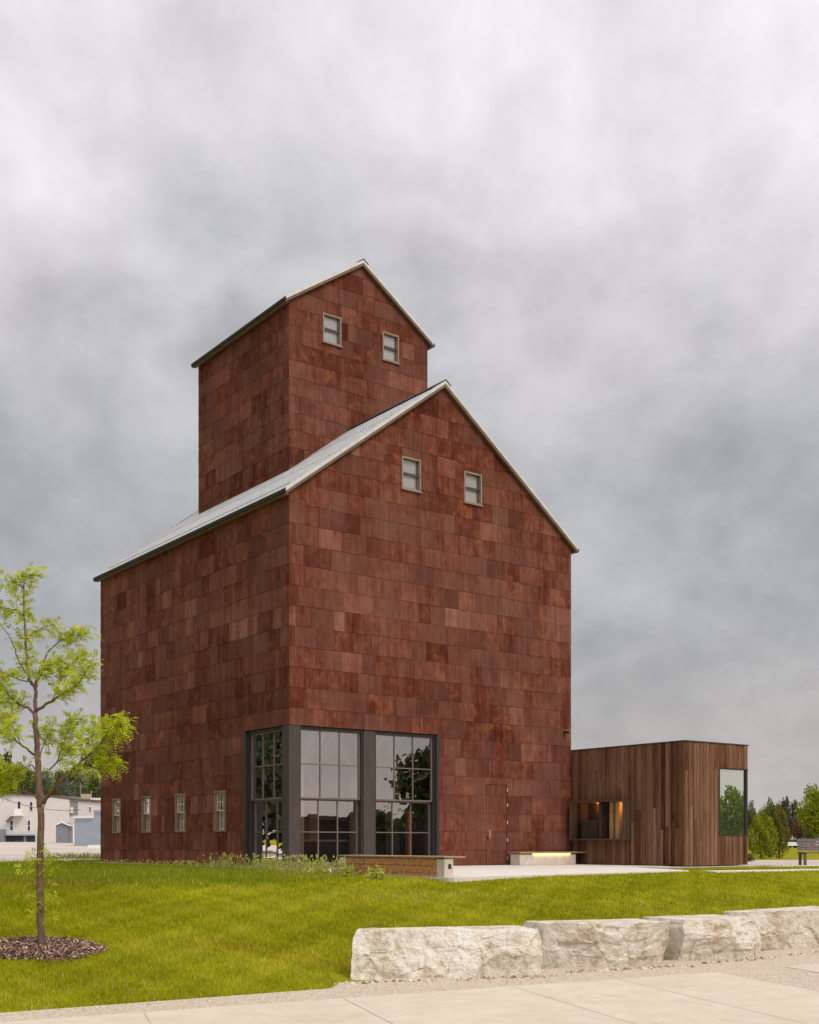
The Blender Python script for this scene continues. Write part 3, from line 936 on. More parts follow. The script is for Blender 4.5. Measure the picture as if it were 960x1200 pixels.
def annex():
    HH = (2.24, 4.56, .84, 2.02)                     # hatch opening on the long face (measured from the free corner)
    WF = (1.54, AW_, .92, 3.03); WR = (0, 1.7, .92, 3.03)
    pw = lambda s, z, n: (-n, s, z)
    pfr = lambda s, z, n: (s, -n, z)
    prr = lambda s, z, n: (AW_ + n, s, z)
    pbk = lambda s, z, n: (s, AD + n, z)
    T = .16; flat = Top(lambda s: AH - .05)
    mb = MB(); wall_core(mb, lambda s, z, n: (-n, s + T, z), AD - 2 * T, .02, flat, [(HH[0] - T, HH[1] - T, HH[2], HH[3])], T, 'board_backing'); board_face(mb, pw, AD, .02, AH - .03, [HH], 3); mb.build('wall', ann)
    mb = MB(); wall_core(mb, pfr, AW_, .02, flat, [WF], T, 'board_backing'); board_face(mb, pfr, AW_, .02, AH - .03, [WF], 5); mb.build('wall', ann)
    mb = MB(); wall_core(mb, lambda s, z, n: (AW_ + n, s + T, z), AD - 2 * T, .02, flat, [(0, WR[1] - T, WR[2], WR[3])], T, 'board_backing'); board_face(mb, prr, AD, .02, AH - .03, [WR], 6); mb.build('wall', ann)
    mb = MB(); wall_core(mb, pbk, AW_, .02, flat, [(.4, 2.5, .9, 3.0)], T, 'board_backing'); board_face(mb, pbk, AW_, .02, AH - .03, [(.4, 2.5, .9, 3.0)], 8); mb.build('wall', ann)
    q = MB(); q.box((T, T, AH - .22), (AW_ - T, AD - T, AH - .06), 'dark_cap'); r = q.build('roof', ann)
    q = MB()
    q.box((-.05, -.05, AH - .03), (AW_ + .05, .12, AH), 'dark_cap'); q.box((-.05, AD - .12, AH - .03), (AW_ + .05, AD + .05, AH), 'dark_cap')
    q.box((-.05, .12, AH - .03), (.12, AD - .12, AH), 'dark_cap'); q.box((AW_ - .12, .12, AH - .03), (AW_ + .05, AD - .12, AH), 'dark_cap'); q.build('coping', r)
    q = MB(); q.box((T, T, .0), (AW_ - T, AD - T, .06), 'concrete_floor'); q.build('floor', ann)
    # corner window
    f = MB(); fm = 'dark_frame'; z0, z1 = WF[2], WF[3]
    f.box((WF[0], -.03, z0), (WF[0] + .045, .12, z1), fm); f.box((WF[0] + .045, -.03, z1 - .045), (AW_ + .02, .12, z1), fm); f.box((WF[0] + .045, -.03, z0), (AW_ + .02, .12, z0 + .04), fm)
    f.box((AW_ - .07, -.02, z0 + .04), (AW_ + .01, .06, z1 - .045), fm)
    f.box((AW_ - .12, .12, z1 - .045), (AW_ + .02, WR[1], z1), fm); f.box((AW_ - .12, .12, z0), (AW_ + .02, WR[1], z0 + .04), fm); f.box((AW_ - .12, WR[1] - .045, z0 + .04), (AW_ + .02, WR[1], z1 - .045), fm)
    fo = f.build('corner_window', ann)
    q = MB(); q.poly([(WF[0] + .045, .03, z0 + .04), (AW_ - .07, .03, z0 + .04), (AW_ - .07, .03, z1 - .045), (WF[0] + .045, .03, z1 - .045)], 'green_glass'); q.build('pane', fo)
    q = MB(); q.poly([(AW_ - .05, .06, z0 + .04), (AW_ - .05, WR[1] - .045, z0 + .04), (AW_ - .05, WR[1] - .045, z1 - .045), (AW_ - .05, .06, z1 - .045)], 'green_glass'); q.build('pane', fo)
    q = MB(); q.box((.4, AD - .1, .9), (2.5, AD - .04, .96), fm); q.box((.4, AD - .1, 2.94), (2.5, AD - .04, 3.0), fm)
    for x in (.4, 1.42, 2.44): q.box((x, AD - .1, .96), (x + .06, AD - .04, 2.94), fm)
    bw = q.build('rear_window', ann); q = MB(); q.poly([(.46, AD - .07, .96), (2.44, AD - .07, .96), (2.44, AD - .07, 2.94), (.46, AD - .07, 2.94)], 'green_glass'); q.build('pane', bw)
    q = MB(); q.box((WF[0] + .12, .5, .06), (WF[0] + .26, .64, 3.4), 'white_trim'); q.build('interior_post', ann)
    # serving hatch: boards box that stands proud of the wall
    f = MB(); a, b, c, d = HH; bm = 'hatch_timber'; P0, P1 = -.34, .55; t = .05
    f.box((P0, a - t, d), (P1, b + t, d + t), bm, (.25, .3, .5)); f.box((P0, a - t, c - t), (P1, b + t, c), bm, (.45, .3, .5))
    f.box((P0, a - t, c), (P1, a, d), bm, (.3, .6, .5)); f.box((P0, b, c), (P1, b + t, d), bm, (.6, .3, .5))
    h = f.build('serving_hatch', ann)
    f = MB(); f.box((.5, a, c), (.56, b, d), 'interior_wall'); f.build('back_panel', h)
    for (y, dep, m) in ((a + .55, .1, 'lit_timber'), (a + .95, .25, 'lit_timber'), (a + 1.25, .02, bm)):
        f = MB(); f.box((dep, y, c), (.5, y + (.16 if m != bm else .12), d), m, (.6, .4, .5)); f.build('divider', h)
    f = MB(); f.box((.05, a + 1.45, c), (.5, b - .12, c + .62), 'interior_wall'); f.build('counter', h)
    for y in (a + .3, b - .6):
        f = MB(); f.box((.36, y - .06, d - .03), (.48, y + .06, d - .004), 'warm_lamp'); f.build('lamp', h)
        l = bpy.data.lights.new('hatch_light', 'POINT'); l.energy = 7; l.color = (1, .48, .14); l.shadow_soft_size = .05
        lo = bpy.data.objects.new('hatch_light', l); col.objects.link(lo); lo.parent = ann; lo.location = (.40, y, d - .12)
    q = MB(); q.box((-.09, .38, 1.42), (-.036, .48, 1.56), 'black_metal'); q.build('outlet_box', ann)
annex()


# ------------------------------------------------------------------ benches
def wall_bench():
    x, y = W(8.02, -.62)
    r = empty('concrete_bench', (x, y, 0), TH, label='pale concrete bench with glowing strip under its timber seat against rusted wall', cat='bench')
    q = MB(); q.box((0, 0, .002), (2.45, .45, .345), 'cast_concrete'); q.build('base', r, bevel=.012)
    q = MB()
    for k in range(3): q.box((-.02, -.05 + k * .19, .375), (2.95, .12 + k * .19, .42), 'bench_seat')
    q.build('seat', r)
    q = MB(); q.box((.55, -.012, .345), (2.2, .02, .373), 'led_light'); q.build('light_strip', r)
    l = bpy.data.lights.new('strip_light', 'AREA'); l.shape = 'RECTANGLE'; l.size = 1.6; l.size_y = .03; l.energy = 1.2; l.color = (1, .6, .25)
    lo = bpy.data.objects.new('strip_light', l); col.objects.link(lo); lo.parent = r; lo.location = (1.37, -.03, .33); lo.rotation_euler = (R(35), 0, 0)
wall_bench()


def plaza_bench():
    x, y = W(-1.92, -9.42)
    r = empty('timber_bench', (x, y, 0), TH, label='long reclaimed timber bench with a concrete end block at the plaza edge', cat='bench')
    # runs along +y (b direction)
    L = 3.65
    q = MB()
    for k in range(3):
        q.box((.02 + .004 * (k % 2), .26, -.09 + k * .16), (.23, L, .065 + k * .16), 'bench_timber')
    q.build('timber_wall', r, bevel=.008)
    q = MB(); q.box((0, 0, -.12), (.24, .255, .37), 'cast_concrete'); e = q.build('end_block', r, bevel=.012)
    q = MB(); q.box((.1, -.004, .17), (.18, .03, .27), 'black_metal'); q.build('socket', e)
    q = MB(); q.box((-.02, L + .005, -.12), (.29, L + .25, .37), 'cast_concrete'); q.build('end_block', r, bevel=.012)
    q = MB(); q.box((-.02, -.02, .392), (.55, L + .26, .428), 'bench_seat'); q.box((.26, .3, .33), (.52, .36, .39), 'bench_seat'); q.box((.26, L - .36, .33), (.52, L - .3, .39), 'bench_seat'); q.build('seat', r, bevel=.006)
plaza_bench()


def park_bench():
    p = at(937, 1013.5, 40.3); z = float(ground(p.x, p.y)) + .03
    r = empty('park_bench', (p.x, p.y, z), R(4), label='dark slatted park bench by the road at the edge of view', cat='bench')
    q = MB()
    for k in range(4): q.box((0, -.25 + k * .12, .42), (1.9, -.15 + k * .12, .455), 'bench_slat')
    q.build('seat', r)
    q = MB()
    for k in range(4): q.hexa([(.05, .25 + k * .03, .5 + k * .105), (1.85, .25 + k * .03, .5 + k * .105), (1.85, .28 + k * .03, .5 + k * .105), (.05, .28 + k * .03, .5 + k * .105),
                               (.05, .275 + k * .03, .59 + k * .105), (1.85, .275 + k * .03, .59 + k * .105), (1.85, .305 + k * .03, .59 + k * .105), (.05, .305 + k * .03, .59 + k * .105)], 'bench_slat')
    q.build('backrest', r)
    for x in (.12, 1.78):
        q = MB(); q.box((x - .04, -.22, 0), (x + .04, -.14, .42), 'bench_slat'); q.box((x - .04, .2, 0), (x + .04, .28, .42), 'bench_slat'); q.box((x - .035, -.22, .38), (x + .035, .28, .418), 'bench_slat'); q.build('leg', r)
park_bench()


# ------------------------------------------------------------------ limestone blocks
def rock(name, p0, p1, depth, h0, h1, seed, label, chips, shear=0.0):
    rnd = random.Random(seed)
    p0, p1 = Vector(p0), Vector(p1); L = (p1 - p0).length; yaw = math.atan2(p1.y - p0.y, p1.x - p0.x)
    nx, ny, nz = int(L / .022), int(depth / .03), int(h0 / .022)
    grid = {}; verts = []; faces = []
    def vid(i, j, k):
        key = (i, j, k)
        if key not in grid:
            grid[key] = len(verts); verts.append([L * i / nx, depth * j / ny, (h0 + (h1 - h0) * i / nx) * k / nz])
        return grid[key]
    for i in range(nx):
        for j in range(ny):
            faces.append((vid(i, j, 0), vid(i, j + 1, 0), vid(i + 1, j + 1, 0), vid(i + 1, j, 0))); faces.append((vid(i, j, nz), vid(i + 1, j, nz), vid(i + 1, j + 1, nz), vid(i, j + 1, nz)))
    for i in range(nx):
        for k in range(nz):
            faces.append((vid(i, 0, k), vid(i + 1, 0, k), vid(i + 1, 0, k + 1), vid(i, 0, k + 1))); faces.append((vid(i, ny, k), vid(i, ny, k + 1), vid(i + 1, ny, k + 1), vid(i + 1, ny, k)))
    for j in range(ny):
        for k in range(nz):
            faces.append((vid(0, j, k), vid(0, j, k + 1), vid(0, j + 1, k + 1), vid(0, j + 1, k))); faces.append((vid(nx, j, k), vid(nx, j + 1, k), vid(nx, j + 1, k + 1), vid(nx, j, k + 1)))
    planes = []
    def add(pt, n): n = Vector(n).normalized(); planes.append((n, n.dot(Vector(pt))))
    # split faces lean a little, arrises are knocked off
    add((0, .0, h0 * .5), (0.0, -1, rnd.uniform(-.04, .1))); add((0, .03, h0), (0, -1, .7))
    add((.05, 0, h0), (-1, 0, .5)); add((L - .05, 0, h1), (1, 0, .5)); add((.09, 0, .2), (-1, -.6, .15)); add((L - .12, 0, .2), (1, -.55, -.05)); add((L - .02, 0, .2), (1, -.12, .03)); add((.03, 0, .2), (-1, -.15, -.03))
    for c in chips: add(*c)
    for k in range(9):
        x = rnd.uniform(.05, L - .05); add((x, rnd.uniform(.01, .06), h0 * rnd.uniform(.15, .85)), (rnd.uniform(-.5, .5), -1, rnd.uniform(-.45, .45)))
    scoops = [(Vector((rnd.uniform(.1, L - .1), -.03 + rnd.uniform(-.1, 0), rnd.uniform(0, h0))), rnd.uniform(.10, .2)) for _ in range(7)]
    scoops += [(Vector((rnd.uniform(.1, L - .1), -.02, -.03)), rnd.uniform(.08, .13)) for _ in range(2)]
    off = Vector((rnd.uniform(0, 90), rnd.uniform(0, 90), 0)); out = []
    for p in verts:
        p = Vector(p); q = p.copy()
        for n, d in planes:
            e = n.dot(q) - d
            if e > 0: q -= n * e
        for c, r_ in scoops:
            w = q - c; dd = w.length
            if dd < r_ and dd > 1e-5: q = c + w * (r_ / dd); q.y = min(q.y, p.y + .07)
        s = q * 2.2 + off
        a = mn.fractal(s, 1.0, 2.1, 4); b = mn.ridged_multi_fractal(q * 5.5 + off, 1.0, 2.0, 4, 1.0, 2.0)
        st = mn.cell(Vector((q.x * 3.1, q.y * 2, q.z * 9 + .4 * mn.noise(q * 4 + off))) + off)
        face = 1.0 if p.z < h0 * .93 else .3
        n = (q - Vector((min(max(q.x, .2), L - .2), depth / 2, h0 / 2)))
        n = Vector((n.x, n.y * 1.0, n.z * .6)); n.normalize()
        f2 = mn.fractal(q * 16 + off, 1.0, 2.0, 3)
        ws = q + mn.noise_vector(q * 3 + off) * .05
        dv, pv = mn.voronoi(ws * 3.4 + off); c0 = Vector(pv[0]); rv = mn.noise_vector(c0 * 5.7 + Vector((3.1, 9.2, 4.4)))
        fac = .030 * rv.x + (ws * 3.4 + off - c0).dot(rv) * .050
        dv2, pv2 = mn.voronoi(ws * 9.0 + off); rv2 = mn.noise_vector(Vector(pv2[0]) * 3.3)
        fac += .008 * rv2.x + (ws * 9.0 + off - Vector(pv2[0])).dot(rv2) * .014
        crk = .012 * max(0.0, 1 - (dv[1] - dv[0]) * 9)
        amp = .022 * a + .006 * (b - 1.0) + .014 * (st - .5) + fac - crk
        q += n * amp * face * (1 if abs(q.x - L / 2) < L / 2 - .16 else .6)
        if p.z < .001: q.z = -.06
        q.x += shear * q.y * max(0, 1 - q.x / L * 1.25)
        out.append(q)
    me = bpy.data.meshes.new(name); me.from_pydata([tuple(q) for q in out], [], faces); me.update(); me.materials.append(M['limestone'])
    me.polygons.foreach_set('use_smooth', [True] * len(faces))
    me.set_sharp_from_angle(angle=R(20))
    o = bpy.data.objects.new(name, me); col.objects.link(o); o.location = (p0.x, p0.y, LOW); o.rotation_euler = (0, 0, yaw)
    tag(o, label, 'boulder', 'limestone blocks edging the pavement')
rock('limestone_block', (-.76, 13.12), (1.66, 13.83), 1.0, .535, .53, 3, 'longest pale limestone block, nearest the mulch ring, with undercut lower corner', [((.12, 0, .1), (-1, -.5, -.5)), ((.45, .0, .15), (-.25, -1, -.55)), ((.30, .02, .3), (-.35, -1, .12))], .42)
rock('limestone_block', (1.89, 14.30), (3.55, 15.02), 1.1, .548, .535, 12, 'limestone block between the longest block and the smaller pitted ones', [((1.75, 0, .2), (.8, -1, -.3)), ((.2, .05, .3), (-.6, -1, 0))])
rock('limestone_block', (3.80, 15.33), (5.02, 16.12), 1.15, .54, .53, 21, 'shorter tan limestone block with a dark undercut at its left foot', [((.1, 0, .1), (-.8, -1, -.7)), ((1.5, 0, .3), (.9, -1, .2))])
rock('limestone_block', (5.29, 16.50), (7.1, 17.9), 1.15, .55, .56, 34, 'grey white limestone block cut off by the frame edge', [((.1, 0, .4), (-.7, -1, .2))])


def gravel():
    rs = random.Random(4); q = MB()
    def peb(x, y, r, t):
        z = LOW + r * .35; P = []
        for k in range(5): a = k * 1.2566 + rs.uniform(-.3, .3); P.append((x + r * math.cos(a) * rs.uniform(.7, 1.2), y + r * math.sin(a) * rs.uniform(.7, 1.2), z - r * .4))
        top = (x + rs.uniform(-.2, .2) * r, y, z + r * .5)
        for k in range(5): q.poly([P[k], P[(k + 1) % 5], top], 'loose_stone', (t, t, t))
    for (p0, p1) in (((-.76, 13.12), (1.66, 13.83)), ((1.89, 14.30), (3.55, 15.02)), ((3.80, 15.33), (5.02, 16.12)), ((5.29, 16.50), (7.1, 17.9))):
        for _ in range(230):
            t = rs.uniform(-.03, 1.03); x = p0[0] + (p1[0] - p0[0]) * t; y = p0[1] + (p1[1] - p0[1]) * t - abs(rs.gauss(0, .09)) + .05
            peb(x, y, rs.choice((.006, .008, .012, .018, .03)) * rs.uniform(.7, 1.3), rs.random())
    for _ in range(500):
        x = rs.uniform(-3.7, 6); y = float(np.interp(x, EX, EY)) - abs(rs.gauss(0, .35)) - (0.0 if x < -.7 else .55); peb(x, y, rs.uniform(.004, .011), rs.random())
    tag(q.build('gravel'), 'loose stone chips and grit along the foot of the limestone blocks', 'gravel', kind='stuff')
gravel()


# ------------------------------------------------------------------ street tree with mulch ring
def leaf_cloud(points, dirs, rnd, n_each, size, spread):
    pass


def young_tree():
    Y0 = 14.6
    # base where the ray through (48,1112) meets the lawn
    lo, hi = 11.5, 16.0
    for _ in range(40):
        Yb = (lo + hi) / 2; p = at(48, 1113, Yb)
        if p.z > float(ground(p.x, p.y)): lo = Yb
        else: hi = Yb
    base = at(48, 1112, Yb); base.z = float(ground(base.x, base.y)); Y0 = Yb
    root = empty('young_tree', tuple(base), 0, label='slender young tree with yellow green ferny leaves in a mulch ring', cat='tree')
    rnd = random.Random(5)
    T = lambda x, y, dy=0: at(x, y, Y0 + dy) * 1.0 - base
    q = MB()
    limbs = []
    def limb(pts, r0, r1, n=6, leafy=1.0, start=.25, bark='bark'):
        P = [T(*p) for p in pts]
        # subdivide with slight wobble
        S = []
        for i in range(len(P) - 1):
            for k in range(4):
                t = k / 4; p = P[i].lerp(P[i + 1], t)
                if k: p += Vector((rnd.uniform(-1, 1), rnd.uniform(-1, 1), rnd.uniform(-1, 1))) * .008
                S.append(p)
        S.append(P[-1]); m = len(S) - 1
        q.tube(S, [r0 + (r1 - r0) * i / m for i in range(m + 1)], bark, n)
        limbs.append((S, leafy, start))
        return S
    limb([(48, 1113), (47.5, 1070), (47, 1030), (47.5, 985), (47.5, 945)], .046, .039, 10, 0)
    limb([(47.5, 946), (46, 920), (45, 895), (43, 865), (41, 836)], .043, .03, 9, .15, .3)
    limb([(41, 838), (42, 815), (42, 800), (46, 792), (54, 780), (72, 774)], .026, .008, 7, 1, .5)
    limb([(42, 806), (34, 797), (31, 777), (30, 743), (28, 718), (28, 690), (29, 672)], .022, .006, 7, 1, .15)
    limb([(28, 690), (20, 684), (5, 680)], .008, .003, 5, 1, .0)
    limb([(29, 676), (40, 673), (50, 672)], .007, .003, 5, 1, .0)
    limb([(29, 722), (18, 714), (4, 712), (-6, 708)], .009, .003, 5, 1, .1)
    limb([(30, 750, .1), (40, 742, .2), (52, 735, .3), (64, 731, .3)], .01, .003, 5, 1, .2)
    limb([(45, 790, .1), (56, 764, .2), (72, 750, .3), (88, 744, .35), (100, 744, .4)], .013, .003, 5, 1, .35)
    limb([(42, 833), (58, 823, -.1), (70, 815, -.2), (82, 808, -.3), (93, 800, -.35), (102, 786, -.4), (108, 772, -.4)], .02, .004, 6, 1.2, .25)
    limb([(60, 822, -.1), (70, 800, .1), (76, 788, .2), (86, 776, .2), (95, 768, .2)], .01, .003, 5, 1.2, .25)
    limb([(40, 836), (33, 829), (22, 825, .2), (10, 814, .3), (0, 803, .4), (-14, 795, .5)], .02, .004, 6, 1.1, .3)
    limb([(22, 825, .2), (6, 822, 0), (-10, 824, -.1)], .009, .003, 5, 1, .3)
    limb([(31, 789), (22, 774), (16, 757), (10, 743), (1, 731), (-6, 726)], .009, .003, 5, .12, .3)
    limb([(33, 799), (24, 797), (8, 790), (-6, 778)], .009, .003, 5, 1, .35)
    limb([(50, 942), (58, 930, -.1), (67, 920, -.2), (83, 906, -.35), (95, 892, -.45), (110, 880, -.5), (122, 866, -.6), (130, 852, -.7), (140, 845, -.7), (144, 853, -.7)], .026, .004, 7, 1.25, .3)
    limb([(83, 906, -.35), (96, 902, -.5), (112, 899, -.55), (126, 893, -.6), (139, 889, -.6)], .01, .003, 5, 1.25, .25)
    limb([(95, 892, -.45), (101, 872, -.3), (110, 858, -.2), (112, 846, -.2)], .009, .003, 5, 1.2, .2)
    limb([(48, 913), (58, 902, .2), (67, 893, .3), (75, 870, .4), (82, 853, .5), (90, 841, .5)], .014, .003, 6, 1.15, .35)
    limb([(67, 893, .3), (80, 882, .2), (94, 866, .2)], .008, .003, 5, 1.1, .25)
    limb([(47, 888), (50, 876, .2), (56, 862, .3), (62, 850, .3)], .009, .003, 5, .9, .4)
    limb([(44, 888), (34, 880, -.2), (24, 872, -.3), (12, 862, -.4), (0, 855, -.5), (-14, 846, -.6)], .016, .003, 6, 1.1, .35)
    limb([(24, 872, -.3), (18, 858, -.2), (12, 846, -.2), (4, 836, -.1)], .008, .003, 5, 1.1, .2)
    limb([(46, 938), (40, 932, .2), (30, 928, .3), (14, 924, .5), (0, 920, .6), (-10, 914, .6)], .013, .003, 6, .9, .55)
    limb([(45, 905), (36, 896, .3), (24, 902, .4), (8, 902, .5), (-8, 898, .5)], .01, .003, 5, 1.1, .3)
    # pruned stub
    q.tube([T(49, 946), T(53, 939)], [.03, .024], 'cast_concrete', 8)
    tr = q.build('trunk', root, smooth=True)
    # ferny compound leaves: fronds made of paired leaflets
    V_, F_, C_ = [], [], []
    def frond(p, d, L):
        d = d.normalized(); side = d.cross(Vector((0, 0, 1)))
        if side.length < .1: side = Vector((1, 0, 0))
        side.normalize(); up = side.cross(d)
        roll = rnd.uniform(-.9, .9); side = (side * math.cos(roll) + up * math.sin(roll)).normalized(); up = side.cross(d)
        tone = min(1, max(0, rnd.gauss(.55, .22))); n = 6
        for k in range(n):
            t = (k + .7) / n; c = p + d * (L * t) + Vector((0, 0, -.30 * L * t * t))
            ll = .029 * (1.15 - .5 * abs(t - .5) * 2) * rnd.uniform(.8, 1.25); w = ll * .36
            for sg in (-1, 1):
                ax_ = (side * sg + d * .35 + Vector((rnd.uniform(-.3, .3), rnd.uniform(-.3, .3), rnd.uniform(-.55, .15)))).normalized(); wx = d * w
                b = len(V_); V_.extend([c - wx * .4, c + ax_ * ll * .5 - wx, c + ax_ * ll, c + ax_ * ll * .5 + wx]); F_.append((b, b + 1, b + 2, b + 3))
                tt = min(1, max(0, tone + rnd.uniform(-.15, .15))); C_.append((tt, tt, tt))
    for S, leafy, start in limbs:
        if leafy <= 0: continue
        m = len(S) - 1; length = sum((S[i + 1] - S[i]).length for i in range(m))
        N = int(length * 74 * leafy)
        for _ in range(N):
            t = start + (1 - start) * rnd.random() ** .8; i = min(m - 1, int(t * m)); p = S[i].lerp(S[i + 1], t * m - i)
            d0 = (S[i + 1] - S[i]).normalized()
            # short side twig then fronds
            tw = Vector((rnd.gauss(0, 1), rnd.gauss(0, 1), rnd.gauss(.12, .7))).normalized() * rnd.uniform(.0, .145)
            for _k in range(2):
                d = (d0 * .5 + tw * 3 + Vector((rnd.gauss(0, .7), rnd.gauss(0, .7), rnd.gauss(-.1, .55))))
                frond(p + tw, d, rnd.uniform(.09, .17))
    # epicormic tufts on the lower trunk
    for (x, y, n, s) in ((40, 1010, 26, .1), (55, 1008, 20, .1), (46, 1000, 10, .06), (41, 990, 3, .03), (36, 1046, 10, .08), (55, 1044, 8, .06), (40, 1064, 12, .08), (54, 1066, 7, .07), (58, 1075, 8, .05), (52, 1056, 8, .05)):
        for _ in range(n):
            p = T(x, y) + Vector((rnd.gauss(0, s), rnd.gauss(0, s), rnd.gauss(0, s * .6)))
            frond(p, Vector((rnd.gauss(0, 1), rnd.gauss(0, 1), rnd.gauss(-.1, .5))), rnd.uniform(.08, .14))
    cr = np_mesh('crown', np.array([tuple(v) for v in V_]), np.array(F_), np.array(C_), 'locust_leaf', root)
    # mulch
    q = MB(); n = 40; ring = [(base.x + .71 * math.cos(2 * math.pi * k / n) * (1 + .05 * math.sin(k * 2.1)), base.y + .74 * math.sin(2 * math.pi * k / n) * (1 + .06 * math.cos(k * 1.7))) for k in range(n)]
    cx_, cy_ = base.x + .02, base.y - .05
    for k in range(n):
        (x0, y0), (x1, y1) = ring[k], ring[(k + 1) % n]
        g = lambda x, y, h=.0: (x, y, float(ground(x, y)) + h)
        xm0, ym0, xm1, ym1 = cx_ + (x0 - cx_) * .75, cy_ + (y0 - cy_) * .75, cx_ + (x1 - cx_) * .75, cy_ + (y1 - cy_) * .75
        q.poly([g(x0, y0, .0), g(x1, y1, .0), g(xm1, ym1, .05), g(xm0, ym0, .05)], 'mulch_soil'); q.poly([g(xm0, ym0, .05), g(xm1, ym1, .05), g(cx_, cy_, .06)], 'mulch_soil')
    for _ in range(7000):
        a = rnd.uniform(0, 2 * math.pi); rr = math.sqrt(rnd.random()) * (.75 + .045 * math.sin(a * 5)); x, y = cx_ + rr * math.cos(a), cy_ + rr * math.sin(a)
        z = float(ground(x, y)) + .012 + .045 * max(0, min(1, (0.78 - rr) * 4)) + rnd.uniform(0, .02)
        L, w = rnd.uniform(.015, .06), rnd.uniform(.006, .016); th = rnd.uniform(0, math.pi); dx, dy, dz = math.cos(th) * L / 2, math.sin(th) * L / 2, rnd.uniform(-.35, .35) * L
        wx, wy, wz = -math.sin(th) * w / 2, math.cos(th) * w / 2, rnd.uniform(-.5, .5) * w
        t = rnd.random() ** 1.3
        q.poly([(x - dx - wx, y - dy - wy, z - dz - wz), (x + dx - wx, y + dy - wy, z + dz - wz), (x + dx + wx, y + dy + wy, z + dz + wz), (x - dx + wx, y - dy + wy, z - dz + wz)], 'mulch_chip', (t, t, t))
    tag(q.build('mulch'), 'ring of shredded red brown bark mulch round the young tree', 'mulch', kind='stuff')
    return cx_, cy_
MUX, MUY = young_tree()


# ------------------------------------------------------------------ grass
def in_poly(x, y, poly):
    c = np.zeros(x.shape, bool); n = len(poly); j = n - 1
    for i in range(n):
        xi, yi = poly[i]; xj, yj = poly[j]
        with np.errstate(divide='ignore', invalid='ignore'):
            m = ((yi > y) != (yj > y)) & (x < (xj - xi) * (y - yi) / (yj - yi + 1e-12) + xi)
        c ^= m; j = i
    return c


def fbm(x, y, s, seed):
    r = np.random.RandomState(seed); o = np.zeros_like(x)
    for k in range(9):
        f = s * 1.55 ** (k % 5) * r.uniform(.8, 1.2); a = r.uniform(0, 6.28); o += np.sin(f * (x * math.cos(a) + y * math.sin(a)) + r.uniform(0, 6.28)) / (1 + (k % 5) * .5)
    return o / 4.2


